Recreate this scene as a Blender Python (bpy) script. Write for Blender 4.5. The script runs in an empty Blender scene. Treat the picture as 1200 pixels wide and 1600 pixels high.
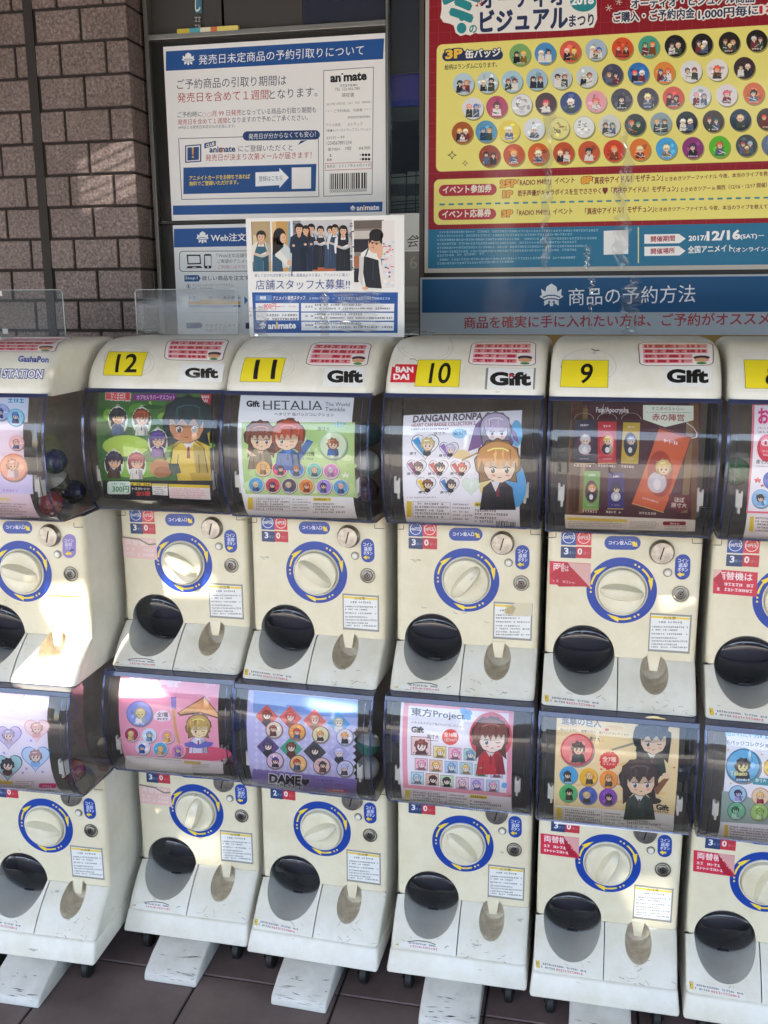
import bpy, bmesh, math, random
import numpy as np
from mathutils import Vector, Matrix
from mathutils.geometry import delaunay_2d_cdt

S = bpy.context.scene
COL = S.collection
RND = random.Random(7)

# ------------------------------------------------------------------ camera, sky, sun, exposure
FPX, YAW, PITCH, ROLL = 1505.018, math.radians(12.0695), math.radians(-12.5187), math.radians(0.3166)
FLOOR = 0.06                       # machines' base underside stands this far above the floor (z = 0)
CAM = Vector((0.2245, -1.8347, 1.3872 + FLOOR))
RM = Matrix.Rotation(YAW, 3, 'Z') @ Matrix.Rotation(PITCH, 3, 'X') @ Matrix.Rotation(ROLL, 3, 'Y')
cd = bpy.data.cameras.new('camera'); cam = bpy.data.objects.new('camera', cd); COL.objects.link(cam)
cd.sensor_fit = 'HORIZONTAL'; cd.sensor_width = 36; cd.lens = FPX / 1200 * 36
cd.clip_start = 0.05; cd.clip_end = 400
r_, f_, u_ = RM.col[0], RM.col[1], RM.col[2]
cam.matrix_world = Matrix(((r_[0], u_[0], -f_[0], CAM[0]), (r_[1], u_[1], -f_[1], CAM[1]), (r_[2], u_[2], -f_[2], CAM[2]), (0, 0, 0, 1)))
S.camera = cam
S.render.resolution_x, S.render.resolution_y = 768, 1024

SUN_DIR = Vector((-0.42, -1.0, 1.5)).normalized()      # towards the sun
elev = math.asin(SUN_DIR.z); azim = math.atan2(SUN_DIR.x, SUN_DIR.y)
w = bpy.data.worlds.new('World'); S.world = w; w.use_nodes = True
wn = w.node_tree.nodes; wl = w.node_tree.links
sky = wn.new('ShaderNodeTexSky'); sky.sky_type = 'NISHITA'; sky.sun_disc = False
sky.sun_elevation = elev; sky.sun_rotation = azim; sky.altitude = 50; sky.air_density = 1.2; sky.dust_density = 1.5
bg = wn['Background']; bg.inputs[1].default_value = 0.15
wl.new(sky.outputs[0], bg.inputs[0])
sd = bpy.data.lights.new('sun', 'SUN'); sd.energy = 4.0; sd.angle = math.radians(0.53); sd.color = (1, 0.95, 0.86)
sun = bpy.data.objects.new('sun', sd); COL.objects.link(sun); sun.location = (0, -3, 8)
sun.rotation_euler = SUN_DIR.to_track_quat('Z', 'Y').to_euler()
S.view_settings.view_transform = 'Standard'; S.view_settings.look = 'None'
S.view_settings.exposure = 2.65; S.view_settings.gamma = 1
S.cycles.use_denoising = True
try:
    S.cycles.denoiser = 'OPENIMAGEDENOISE'; S.cycles.denoising_input_passes = 'RGB_ALBEDO_NORMAL'; S.cycles.denoising_prefilter = 'ACCURATE'
except Exception: pass
S.cycles.max_bounces = 10; S.cycles.transparent_max_bounces = 16; S.cycles.sample_clamp_indirect = 6

# ------------------------------------------------------------------ helpers
def lin(h):
    h = h.lstrip('#'); o = []
    for i in (0, 2, 4):
        c = int(h[i:i+2], 16) / 255
        o.append(c / 12.92 if c <= 0.04045 else ((c + 0.055) / 1.055) ** 2.4)
    return (*o, 1)
def tag(o, label=None, cat=None, group=None, kind=None):
    for k, v in (('label', label), ('category', cat), ('group', group), ('kind', kind)):
        if v: o[k] = v
    return o
def empty(name, loc, rz=0, parent=None):
    o = bpy.data.objects.new(name, None); COL.objects.link(o); o.location = loc; o.rotation_euler = (0, 0, rz)
    o.empty_display_size = 0.05
    if parent: o.parent = parent
    return o
def link(name, me, mat=None, parent=None):
    o = bpy.data.objects.new(name, me); COL.objects.link(o)
    if mat and not me.materials: me.materials.append(mat)
    if parent: o.parent = parent
    return o
def mesh(name, verts, faces, smooth=False):
    me = bpy.data.meshes.new(name); me.from_pydata([tuple(v) for v in verts], [], faces); me.update()
    if smooth: me.shade_smooth()
    return me
class MB:                                    # collects shapes into one mesh
    def __init__(s): s.v, s.f = [], []
    def add(s, v, f):
        k = len(s.v); s.v += [Vector(p) for p in v]; s.f += [[i + k for i in q] for q in f]; return s
    def box(s, a, b):
        x0, y0, z0 = a; x1, y1, z1 = b
        return s.add([(x0,y0,z0),(x1,y0,z0),(x1,y1,z0),(x0,y1,z0),(x0,y0,z1),(x1,y0,z1),(x1,y1,z1),(x0,y1,z1)],
                     [(0,3,2,1),(4,5,6,7),(0,1,5,4),(1,2,6,5),(2,3,7,6),(3,0,4,7)])
    def tube(s, pts, r, n=8, caps=True):
        pts = [Vector(p) for p in pts]; rings = []; k = len(s.v)
        for i, p in enumerate(pts):
            d = (pts[min(i+1, len(pts)-1)] - pts[max(i-1, 0)]).normalized()
            a = d.cross(Vector((0, 0, 1)) if abs(d.z) < .9 else Vector((1, 0, 0))).normalized(); b = d.cross(a)
            for j in range(n):
                t = 2*math.pi*j/n; s.v.append(p + r*(math.cos(t)*a + math.sin(t)*b))
        for i in range(len(pts)-1):
            for j in range(n):
                s.f.append([k+i*n+j, k+i*n+(j+1) % n, k+(i+1)*n+(j+1) % n, k+(i+1)*n+j])
        if caps:
            s.f.append([k+j for j in range(n)][::-1]); s.f.append([k+(len(pts)-1)*n+j for j in range(n)])
        return s
    def lathe(s, prof, c=(0,0,0), axis='Y', n=32, sy=1):     # prof: (radius, height along axis)
        k = len(s.v)
        for r, h in prof:
            for j in range(n):
                t = 2*math.pi*j/n; a, b = r*math.cos(t), r*math.sin(t)
                p = (a, h, b) if axis == 'Y' else ((a, b, h) if axis == 'Z' else (h, a, b))
                s.v.append(Vector(c) + Vector(p))
        for i in range(len(prof)-1):
            for j in range(n): s.f.append([k+i*n+j, k+i*n+(j+1) % n, k+(i+1)*n+(j+1) % n, k+(i+1)*n+j])
        return s
    def me(s, name, smooth=False, bevel=0, seg=2, angle=35, fix=True):
        bm = bmesh.new(); vs = [bm.verts.new(p) for p in s.v]
        for q in s.f:
            try: bm.faces.new([vs[i] for i in q])
            except ValueError: pass
        bmesh.ops.remove_doubles(bm, verts=bm.verts, dist=1e-6)
        if fix: bmesh.ops.recalc_face_normals(bm, faces=bm.faces)
        if bevel:
            es = [e for e in bm.edges if len(e.link_faces) == 2 and e.calc_face_angle(0) > math.radians(angle)]
            bmesh.ops.bevel(bm, geom=es, offset=bevel, segments=seg, affect='EDGES', profile=.5, clamp_overlap=True)
        m = bpy.data.meshes.new(name); bm.to_mesh(m); bm.free()
        if smooth:
            m.shade_smooth()
            try: m.set_sharp_from_angle(angle=math.radians(40))
            except Exception: pass
        return m

# ------------------------------------------------------------------ materials
def mat(name, base='#808080', rough=.5, metal=0, coat=0, spec=.5, noise=None, bump=None, tint=None):
    m = bpy.data.materials.new(name); m.use_nodes = True; nt = m.node_tree; n, l = nt.nodes, nt.links
    p = n['Principled BSDF']
    p.inputs['Base Color'].default_value = lin(base) if isinstance(base, str) else (*base, 1)
    p.inputs['Roughness'].default_value = rough; p.inputs['Metallic'].default_value = metal
    p.inputs['Coat Weight'].default_value = coat; p.inputs['Coat Roughness'].default_value = .06
    p.inputs['Specular IOR Level'].default_value = spec
    if noise:                               # (scale, second colour, low, high)
        tc = n.new('ShaderNodeTexCoord'); nz = n.new('ShaderNodeTexNoise'); nz.inputs['Scale'].default_value = noise[0]
        nz.inputs['Detail'].default_value = 8; nz.inputs['Roughness'].default_value = .65
        cr = n.new('ShaderNodeValToRGB'); cr.color_ramp.elements[0].position = noise[2]; cr.color_ramp.elements[1].position = noise[3]
        cr.color_ramp.elements[0].color = lin(noise[1]); cr.color_ramp.elements[1].color = p.inputs['Base Color'].default_value
        l.new(tc.outputs['Object'], nz.inputs[0]); l.new(nz.outputs[0], cr.inputs[0]); l.new(cr.outputs[0], p.inputs['Base Color'])
    if bump:                                # (scale, strength, distance)
        tc = n.new('ShaderNodeTexCoord'); nz = n.new('ShaderNodeTexNoise'); nz.inputs['Scale'].default_value = bump[0]; nz.inputs['Detail'].default_value = 4
        b = n.new('ShaderNodeBump'); b.inputs['Strength'].default_value = bump[1]; b.inputs['Distance'].default_value = bump[2]
        l.new(tc.outputs['Object'], nz.inputs[0]); l.new(nz.outputs[0], b.inputs['Height']); l.new(b.outputs[0], p.inputs['Normal'])
    return m
def plastic(name, base, dirt, rough=.32, scuff=.73):
    """aged plastic: faint mottling, thin dark scuffs, fine waviness"""
    m = mat(name, base, rough); nt = m.node_tree; n, l = nt.nodes, nt.links; p = n['Principled BSDF']
    tc = n.new('ShaderNodeTexCoord'); oi = n.new('ShaderNodeObjectInfo')
    ad = n.new('ShaderNodeVectorMath'); ad.operation = 'ADD'
    sc = n.new('ShaderNodeVectorMath'); sc.operation = 'SCALE'; sc.inputs['Scale'].default_value = 9.0
    cb = n.new('ShaderNodeCombineXYZ'); l.new(oi.outputs['Random'], cb.inputs[0]); l.new(oi.outputs['Random'], cb.inputs[2])
    l.new(cb.outputs[0], sc.inputs[0]); l.new(tc.outputs['Object'], ad.inputs[0]); l.new(sc.outputs[0], ad.inputs[1])
    a = n.new('ShaderNodeTexNoise'); a.inputs['Scale'].default_value = 11; a.inputs['Detail'].default_value = 7; a.inputs['Roughness'].default_value = .7
    l.new(ad.outputs[0], a.inputs[0])
    r1 = n.new('ShaderNodeValToRGB'); r1.color_ramp.elements[0].position = .3; r1.color_ramp.elements[1].position = .62
    r1.color_ramp.elements[0].color = lin(dirt); r1.color_ramp.elements[1].color = lin(base); l.new(a.outputs[0], r1.inputs[0])
    mp = n.new('ShaderNodeMapping'); mp.inputs['Scale'].default_value = (22, 22, 70); mp.inputs['Rotation'].default_value = (.3, .5, .4); l.new(ad.outputs[0], mp.inputs[0])
    b = n.new('ShaderNodeTexNoise'); b.inputs['Scale'].default_value = 1.0; b.inputs['Detail'].default_value = 3; l.new(mp.outputs[0], b.inputs[0])
    r2 = n.new('ShaderNodeValToRGB'); r2.color_ramp.elements[0].position = scuff; r2.color_ramp.elements[1].position = scuff+.05
    r2.color_ramp.elements[0].color = (0, 0, 0, 1); r2.color_ramp.elements[1].color = (.55, .55, .55, 1); l.new(b.outputs[0], r2.inputs[0])
    mx = n.new('ShaderNodeMix'); mx.data_type = 'RGBA'; l.new(r2.outputs[0], mx.inputs[0]); l.new(r1.outputs[0], mx.inputs[6])
    mx.inputs[7].default_value = lin('#5e5a52'); l.new(mx.outputs[2], p.inputs['Base Color'])
    rr = n.new('ShaderNodeMapRange'); rr.inputs[3].default_value = rough + .12; rr.inputs[4].default_value = rough - .06; l.new(a.outputs[0], rr.inputs[0]); l.new(rr.outputs[0], p.inputs['Roughness'])
    c = n.new('ShaderNodeTexNoise'); c.inputs['Scale'].default_value = 26; l.new(tc.outputs['Object'], c.inputs[0])
    bp = n.new('ShaderNodeBump'); bp.inputs['Strength'].default_value = .12; bp.inputs['Distance'].default_value = .002; l.new(c.outputs[0], bp.inputs['Height']); l.new(bp.outputs[0], p.inputs['Normal'])
    return m
def clear(name, tint, ior=1.5, rough=.03, haze=0.0, hazecol='#b0aca4', bump=0.0, grime=False):
    """thin clear sheet: see-through tint + Fresnel gloss + a little dusty haze"""
    m = bpy.data.materials.new(name); m.use_nodes = True; nt = m.node_tree; n, l = nt.nodes, nt.links
    n.remove(n['Principled BSDF']); out = n['Material Output']
    tr = n.new('ShaderNodeBsdfTransparent'); tr.inputs[0].default_value = lin(tint)
    gl = n.new('ShaderNodeBsdfGlossy'); gl.inputs['Roughness'].default_value = rough; gl.inputs[0].default_value = (1, 1, 1, 1)
    df = n.new('ShaderNodeBsdfDiffuse'); df.inputs[0].default_value = lin(hazecol)
    fr = n.new('ShaderNodeFresnel'); fr.inputs[0].default_value = ior
    mh = n.new('ShaderNodeMixShader'); mh.inputs[0].default_value = haze; l.new(tr.outputs[0], mh.inputs[1]); l.new(df.outputs[0], mh.inputs[2])
    mg = n.new('ShaderNodeMixShader'); l.new(fr.outputs[0], mg.inputs[0]); l.new(mh.outputs[0], mg.inputs[1]); l.new(gl.outputs[0], mg.inputs[2])
    l.new(mg.outputs[0], out.inputs[0])
    tc = n.new('ShaderNodeTexCoord')
    if grime:
        a = n.new('ShaderNodeTexNoise'); a.inputs['Scale'].default_value = 14; a.inputs['Detail'].default_value = 8; l.new(tc.outputs['Object'], a.inputs[0])
        mr = n.new('ShaderNodeMapRange'); mr.inputs[1].default_value = .35; mr.inputs[2].default_value = .75; mr.inputs[3].default_value = haze * .4; mr.inputs[4].default_value = haze * 1.8
        l.new(a.outputs[0], mr.inputs[0]); l.new(mr.outputs[0], mh.inputs[0])
    if bump:
        c = n.new('ShaderNodeTexNoise'); c.inputs['Scale'].default_value = 12; c.inputs['Detail'].default_value = 2; l.new(tc.outputs['Object'], c.inputs[0])
        bp = n.new('ShaderNodeBump'); bp.inputs['Strength'].default_value = bump; bp.inputs['Distance'].default_value = .004
        l.new(c.outputs[0], bp.inputs['Height']); l.new(bp.outputs[0], gl.inputs['Normal']); l.new(bp.outputs[0], fr.inputs['Normal'])
    return m
def printed(name, rough, coat=0, spec=.4, fade=0):
    m = mat(name, '#ffffff', rough, 0, coat, spec); n, l = m.node_tree.nodes, m.node_tree.links
    at = n.new('ShaderNodeAttribute'); at.attribute_name = 'ink'; l.new(at.outputs[0], n['Principled BSDF'].inputs['Base Color'])
    tc = n.new('ShaderNodeTexCoord'); c = n.new('ShaderNodeTexNoise'); c.inputs['Scale'].default_value = 9; c.inputs['Detail'].default_value = 2; l.new(tc.outputs['Object'], c.inputs[0])
    bp = n.new('ShaderNodeBump'); bp.inputs['Strength'].default_value = .1; bp.inputs['Distance'].default_value = .006
    l.new(c.outputs[0], bp.inputs['Height']); l.new(bp.outputs[0], n['Principled BSDF'].inputs['Normal']); l.new(bp.outputs[0], n['Principled BSDF'].inputs['Coat Normal'])
    return m
CREAM = plastic('cream_plastic', '#ece2c6', '#e0d4b2')
WHITE = plastic('white_plastic', '#eae6da', '#dad3bf', .3, .715)
LIDM = plastic('lid_plastic', '#ece8db', '#dcd6c4', .28)
KNOBM = plastic('knob_plastic', '#ebe3c9', '#ddd3b5', .2)
PEDM = plastic('pedal_paint', '#dfdcd4', '#c4c0b6', .4, .70)
TRAYM = mat('grubby_tray_plastic', '#dacfba', .5, noise=(30, '#b0a48d', .35, .6))
SCOOPM = plastic('chute_plastic', '#c9c8c2', '#bdbab0', .3)
SEAM = mat('dark_seam', '#15130f', .8)
DARKIN = mat('machine_inside', '#a39789', .7, noise=(6, '#776d62', .35, .65))
STEEL = mat('coin_steel', '#a9a59c', .3, 1, noise=(60, '#8d8a84', .4, .6))
LOCKM = mat('lock_steel', '#8d8a84', .35, 1)
DARKMET = mat('dark_metal', '#2b2926', .4, .6)
DOMEM = clear('smoked_plastic', '#80808c', 1.6, .04, .03, '#3c4058')
GLOBE = clear('clear_globe', '#fdfdff', 1.5, .03, .035, '#c4beba', .12, True)
RIM = clear('globe_rim_blue', '#c6cce6', 1.5, .08, .10, '#7f8ac0')
BAND = clear('globe_band_blue', '#565f94', 1.5, .1, .4, '#4d5580')
ACRYL = clear('clear_acrylic', '#eef0f0', 1.49, .06, .045, '#a8acb0', .1, True)
PANE = clear('window_glass', '#dfe6e8', 1.52, .01)
TAPE = clear('crinkled_tape', '#f4f4f4', 1.5, .12, .07, '#e6e6e6', .8)
CLIPM = mat('clip_plastic', '#dad6c8', .4)
PAPER = printed('printed_card', .45, 0, .35)
STICK = printed('printed_sticker', .35, .25, .5)
POST = printed('laminated_poster', .4, .22, .25)
FLATP = printed('printed_paper', .55, 0, .3)
RUBBER = mat('black_rubber', '#1a1a1a', .6)
ALU = mat('aluminium_frame', '#8b8a86', .35, .8)
BLACKF = mat('dark_frame', '#201d1b', .35, .3)

# ------------------------------------------------------------------ profiles (y, z above the base underside)
def spline(pts, n=4):
    p = [Vector(q) for q in pts]; o = []
    for i in range(len(p)-1):
        a, b, c, d = p[max(i-1, 0)], p[i], p[i+1], p[min(i+2, len(p)-1)]
        for k in range(n):
            t = k/n; o.append(.5*((2*b)+(c-a)*t+(2*a-5*b+4*c-d)*t*t+(3*b-a-3*c+d)*t**3))
    return o + [p[-1]]
def bez(a, b, c, n=8):
    a, b, c = Vector(a), Vector(b), Vector(c)
    return [(1-t)**2*a+2*t*(1-t)*b+t*t*c for t in (i/n for i in range(n+1))]
T_FLAP = [(q.x, q.y) for q in bez((-.0805, .0455), (-.047, .092), (0, .122))]
T_GLOBE = [(q.x, q.y) for q in spline([(-.088,.391),(-.104,.408),(-.115,.43),(-.1245,.46),(-.129,.50),(-.129,.545),(-.122,.585),(-.112,.61),(-.101,.636)], 2)]
T_LID = [(q.x, q.y) for q in spline([(-.100,.636),(-.097,.65),(-.083,.675),(-.058,.700),(-.025,.719),(.01,.7275),(.05,.730)], 4)]
def prof(tab):
    zs = [b for a, b in tab]; ys = [a for a, b in tab]
    def g(z):
        if z <= zs[0]: return ys[0]
        if z >= zs[-1]: return ys[-1]
        lo, hi = 0, len(zs)-1
        while hi-lo > 1:
            m = (lo+hi)//2
            if zs[m] <= z: lo = m
            else: hi = m
        return ys[lo]+(ys[hi]-ys[lo])*(z-zs[lo])/(zs[hi]-zs[lo])
    g.knots = zs; g.tab = tab
    return g
G_FRONT = prof(T_FLAP + [(0, .40)]); G_GLOBE = prof(T_GLOBE); G_LID = prof(T_LID)
G_CARD = prof([(y+.0045, z) for y, z in [(-.079, .383)] + T_GLOBE])
H = .58162
# columns: x, y, turn
MPOS = {'13': (-.9091, -.1116, math.radians(1.18)), '12': (-.6081, .0140, math.radians(.11)), '11': (-.3085, -.0028, math.radians(-1.76)),
        '10': (0, 0, 0), '9': (.2997, -.0127, 0), '8': (.6020, -.0174, math.radians(-1.26))}
def ray(px, py): return RM @ Vector(((px-600)/FPX, 1, -(py-800)/FPX))
class Local:                                  # photograph pixel -> point on a surface y = g(z) of a machine (or of the wall)
    def __init__(s, g, col=None, upper=True, y0=0):
        s.g = g
        if col:
            x, y, a = MPOS[col]; R = Matrix.Rotation(-a, 3, 'Z'); s.R = R
            s.o = R @ (CAM - Vector((x, y, FLOOR + (H if upper else 0))))
        else: s.R = Matrix.Identity(3); s.o = CAM - Vector((0, y0, 0))
    def __call__(s, px, py):
        d = s.R @ ray(px, py); o = s.o; lo, hi = 1.0, 3.4
        if not getattr(s.g, 'knots', None):
            t = (s.g(0)-o.y)/d.y
        else:
            for _ in range(34):
                m = (lo+hi)/2
                if o.y+m*d.y < s.g(o.z+m*d.z): lo = m
                else: hi = m
            t = lo
        return o.x+t*d.x, o.z+t*d.z
FLATG = lambda z: 0.0
FLATG.knots = None

# ------------------------------------------------------------------ printing: flat art laid as thin sheets on a surface
TXT = {}
def glyphs(s, off, res):
    k = (s, off, res)
    if k not in TXT:
        cu = bpy.data.curves.new('t', 'FONT'); cu.body = s; cu.offset = off; cu.resolution_u = res; cu.fill_mode = 'FRONT'
        o = bpy.data.objects.new('t', cu); me = bpy.data.meshes.new_from_object(o)
        TXT[k] = ([(v.co.x, v.co.y) for v in me.vertices], [list(p.vertices) for p in me.polygons])
        bpy.data.objects.remove(o); bpy.data.meshes.remove(me); bpy.data.curves.remove(cu)
    return TXT[k]
class Art:
    def __init__(s, loc, ox=0, oy=0, k=1.0):
        s.loc, s.ox, s.oy, s.k = loc, ox, oy, k; s.v, s.f, s.c = [], [], []
    def q(s, X, Y): return s.loc(s.ox+X/s.k, s.oy+Y/s.k)
    def frame(s, ox, oy, k): s.ox, s.oy, s.k = ox, oy, k; return s
    def raw(s, pts, col, L):                  # polygon already in surface coordinates
        k = len(s.v); s.v += [(x, z, L) for x, z in pts]; s.f.append(list(range(k, k+len(pts)))); s.c.append(lin(col)); return s
    def poly(s, pts, col, L=1): return s.raw([s.q(*p) for p in pts], col, L)
    def quad(s, x0, y0, x1, y1, col, L=1):    # upright in the surface: corners from opposite photo corners
        a, b = s.q(x0, y0), s.q(x1, y1)
        return s.raw([(a[0], a[1]), (b[0], a[1]), (b[0], b[1]), (a[0], b[1])], col, L)
    def par(s, x0, y0, x1, y1, h, col, L=1):  # bar along a sloping baseline, h px tall
        a, b, t = s.q(x0, y0), s.q(x1, y1), s.q(x0, y0-h); d = (t[0]-a[0], t[1]-a[1])
        return s.raw([a, b, (b[0]+d[0], b[1]+d[1]), t], col, L)
    def ell(s, cx, cy, rx, ry, col, L=1, n=28, a0=0, a1=360, inner=0, rot=0):
        c = s.q(cx, cy); ax = s.q(cx+rx, cy); ay = s.q(cx, cy-ry)
        u = (ax[0]-c[0], ax[1]-c[1]); v = (ay[0]-c[0], ay[1]-c[1]); P = []
        for i in range(n + (a1-a0 < 360)):
            t = math.radians(a0+(a1-a0)*i/n+rot); P.append((math.cos(t), math.sin(t)))
        m = lambda p, q=1: (c[0]+q*(u[0]*p[0]+v[0]*p[1]), c[1]+q*(u[1]*p[0]+v[1]*p[1]))
        if inner:
            for i in range(len(P) - (a1-a0 < 360)):
                p, q = P[i], P[(i+1) % len(P)]; s.raw([m(p), m(q), m(q, inner), m(p, inner)], col, L)
            return s
        return s.raw([m(p) for p in P], col, L)
    def rrect(s, x0, y0, x1, y1, r, col, L=1, sl=0):   # rounded, sl = drop in px from left to right
        P = []
        for cx, cy, a in ((x1-r, y0+r, 0), (x0+r, y0+r, 90), (x0+r, y1-r, 180), (x1-r, y1-r, 270)):
            for i in range(6):
                t = math.radians(a+18*i); x, y = cx+r*math.cos(t), cy-r*math.sin(t); P.append((x, y+sl*(x-x0)/(x1-x0)))
        return s.poly(P, col, L)
    def line(s, pts, wd, col, L=1):
        for (x0, y0), (x1, y1) in zip(pts, pts[1:]):
            d = math.hypot(x1-x0, y1-y0) or 1; nx, ny = -(y1-y0)/d*wd/2, (x1-x0)/d*wd/2
            s.poly([(x0+nx, y0+ny), (x1+nx, y1+ny), (x1-nx, y1-ny), (x0-nx, y0-ny)], col, L)
        return s
    def text(s, t, x0, y0, x1, y1, h, col, L=2, b=.0, out=None, ow=.07, res=2, lean=0):
        V, F = glyphs(t, 0 if any(ord(ch) > 0x2e80 for ch in t) else b, res); xs = [p[0] for p in V]; ys = [p[1] for p in V]
        mx, Mx, my, My = min(xs), max(xs), min(ys), max(ys)
        A, B, T = s.q(x0, y0), s.q(x1, y1), s.q(x0+lean, y0-h)
        def put(V, F, col, L):
            k = len(s.v)
            for x, y in V:
                a, c = (x-mx)/(Mx-mx), (y-my)/(My-my)
                s.v.append((A[0]+a*(B[0]-A[0])+c*(T[0]-A[0]), A[1]+a*(B[1]-A[1])+c*(T[1]-A[1]), L))
            for f in F: s.f.append([i+k for i in f]); s.c.append(lin(col))
        cjk = any(ord(ch) > 0x2e80 for ch in t)
        if not cjk:
            if out: put(*glyphs(t, b+ow, res), out, L-.5)
            put(*glyphs(t, b, res), col, L); return s
        def multi(r, col, L, n):                  # heavier strokes: the same glyphs stacked with small shifts
            for i in range(n):
                t_ = 2*math.pi*i/n; put([(x+r*math.cos(t_), y+r*math.sin(t_)) for x, y in V], F, col, L+.03*i)
        if out: multi(b+ow, out, L-.5, 12)
        if b > .008: multi(b*.8, col, L, 6)
        else: put(V, F, col, L)
        return s
    def micro(s, x0, y0, x1, y1, h, col, L=2, fill=.72, gap=.25):   # a line of print too small to read: broken strokes
        n = max(2, int(math.hypot(x1-x0, y1-y0)/(h*1.02))); a, b, t = s.q(x0, y0), s.q(x1, y1), s.q(x0, y0-h)
        dx, dz = (b[0]-a[0])/n, (b[1]-a[1])/n; ux, uz = t[0]-a[0], t[1]-a[1]
        for i in range(n):
            if RND.random() < .08: continue
            for (p0, p1, q0, q1) in RND.choice((((.05,.85,.05,.28),(.1,.8,.6,.85),(.35,.55,.1,.95)), ((.1,.9,.4,.6),(.1,.3,.0,.9)), ((.05,.9,.75,.95),(.4,.6,.1,.9),(.1,.8,.1,.25)), ((.1,.35,.05,.95),(.5,.85,.1,.9)))):
                P = []
                for e, g in ((p0, q0), (p1, q0), (p1, q1), (p0, q1)):
                    P.append((a[0]+dx*(i+e)+ux*g, a[1]+dz*(i+e)+uz*g))
                s.raw(P, col, L)
        return s
    def block(s, x0, y0, x1, y1, rows, col, L=2, h=.55, ragged=.25):   # a paragraph of such lines; y per row left and right sloping equally
        st = (y1-y0)/rows
        for i in range(rows):
            y = y0+st*(i+h+.2); s.micro(x0, y, x1-(x1-x0)*ragged*RND.random(), y, st*h, col, L)
        return s
    def build(s, name, m, parent=None, g=None, off=.0004, eps=.00011, back=0, close=None, dens=True):
        g = g or s.loc.g
        bm = bmesh.new(); lay = bm.loops.layers.float_color.new('ink')
        vs = [bm.verts.new((x, L, z)) for x, z, L in s.v]
        for f, c in zip(s.f, s.c):
            if len(set(f)) < 3: continue
            try: fc = bm.faces.new([vs[i] for i in f])
            except ValueError: continue
            for lp in fc.loops: lp[lay] = c
        kn = getattr(g, 'knots', None)
        if kn:
            big = [f for f in bm.faces if len(f.verts) > 4]
            if big: bmesh.ops.triangulate(bm, faces=big)
            zs = [v.co.z for v in bm.verts]; lo, hi = min(zs), max(zs)
            for z in kn:
                if lo < z < hi:
                    bmesh.ops.bisect_plane(bm, geom=bm.verts[:]+bm.edges[:]+bm.faces[:], dist=1e-7, plane_co=(0, 0, z), plane_no=(0, 0, 1))
        for v in bm.verts:
            x, L, z = v.co; o = off+L*eps
            if kn:
                dz = 1e-4; sl = (g(z+dz)-g(z-dz))/(2*dz); nn = math.sqrt(1+sl*sl); v.co = (x, g(z)-o/nn, z+o*sl/nn)
            else: v.co = (x, g(z)-o, z)
        for f in bm.faces:
            f.normal_update()
            if f.normal.y > 0: f.normal_flip()
        me = bpy.data.meshes.new(name); bm.to_mesh(me); bm.free()
        return link(name, me, m, parent)
# ------------------------------------------------------------------ machine meshes (built once, shared)
HW = .1425; RC = .012
def side_in(x):
    d = abs(x)-(HW-RC)
    return 0 if d <= 0 else RC-math.sqrt(max(RC*RC-d*d, 0))
CH = (-.067, .124, .059); CT = (.066, .103, .0265, .0295)
def loop(cx, cz, rx, rz, n): return [(cx+rx*math.cos(2*math.pi*i/n), cz+rz*math.sin(2*math.pi*i/n)) for i in range(n)]
def front_sheets():
    zs = sorted(set([round(z, 5) for z in G_FRONT.knots if z <= .122] + [.122, .16, .20, .25, .30, .34, .378]))
    xs = [-HW, -.1421, -.1405, -.1375, -.134, -.1305, -.10, -.05, -.0025, -.0005, .05, .10, .1305, .134, .1375, .1405, .1421, HW]
    V, E = [], []
    idx = {}
    for i, x in enumerate(xs):
        for j, z in enumerate(zs): idx[i, j] = len(V); V.append(Vector((x, z)))
    for i in range(len(xs)):
        for j in range(len(zs)):
            if i+1 < len(xs): E.append((idx[i, j], idx[i+1, j]))
            if j+1 < len(zs): E.append((idx[i, j], idx[i, j+1]))
    for L in (loop(*CH[:2], CH[2], CH[2], 56), loop(*CT, 40)):
        k = len(V); V += [Vector(p) for p in L]; E += [(k+i, k+(i+1) % len(L)) for i in range(len(L))]
    vo, _, fo, *_ = delaunay_2d_cdt(V, E, [], 0, 1e-7, False)
    parts = {'panel': [], 'left': [], 'right': []}
    for f in fo:
        cx = sum(vo[i].x for i in f)/3; cz = sum(vo[i].y for i in f)/3
        if math.hypot(cx-CH[0], cz-CH[1]) < CH[2]-.0002: continue
        if ((cx-CT[0])/CT[2])**2+((cz-CT[1])/CT[3])**2 < .995: continue
        if cz > .122: parts['panel'].append(f)
        elif cx < -.0025: parts['left'].append(f)
        elif cx > -.0005: parts['right'].append(f)
    out = {}
    for k, fs in parts.items():
        used = sorted({i for f in fs for i in f}); mp = {a: b for b, a in enumerate(used)}
        dy = 0 if k == 'panel' else -.0008
        m = MB().add([(vo[i].x, G_FRONT(vo[i].y)+side_in(vo[i].x)+dy, vo[i].y) for i in used], [[mp[i] for i in f] for f in fs])
        me = m.me('front_'+k, True)
        for p in me.polygons:
            if p.normal.y > 0: p.flip() if hasattr(p, 'flip') else None
        out[k] = me
    return out
FR = front_sheets()
def cavity(cx, cz, rx, rz, ydeep, n, shrink, name, steps=6):
    L = loop(cx, cz, rx, rz, n); m = MB(); V = []; F = []
    for k in range(steps+1):
        t = k/steps; s = 1-(1-shrink)*t*t
        for x, z in L:
            y0 = G_FRONT(z)+.0002; V.append((cx+(x-cx)*s, y0+(ydeep-y0)*t, cz+(z-cz)*s))
    for k in range(steps):
        for i in range(n): F.append((k*n+i, k*n+(i+1) % n, (k+1)*n+(i+1) % n, (k+1)*n+i))
    F.append([steps*n+i for i in range(n)])
    return m.add(V, F).me(name, True)
M_CHUTE = cavity(CH[0], CH[1], CH[2], CH[2], .062, 56, .93, 'chute')
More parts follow.
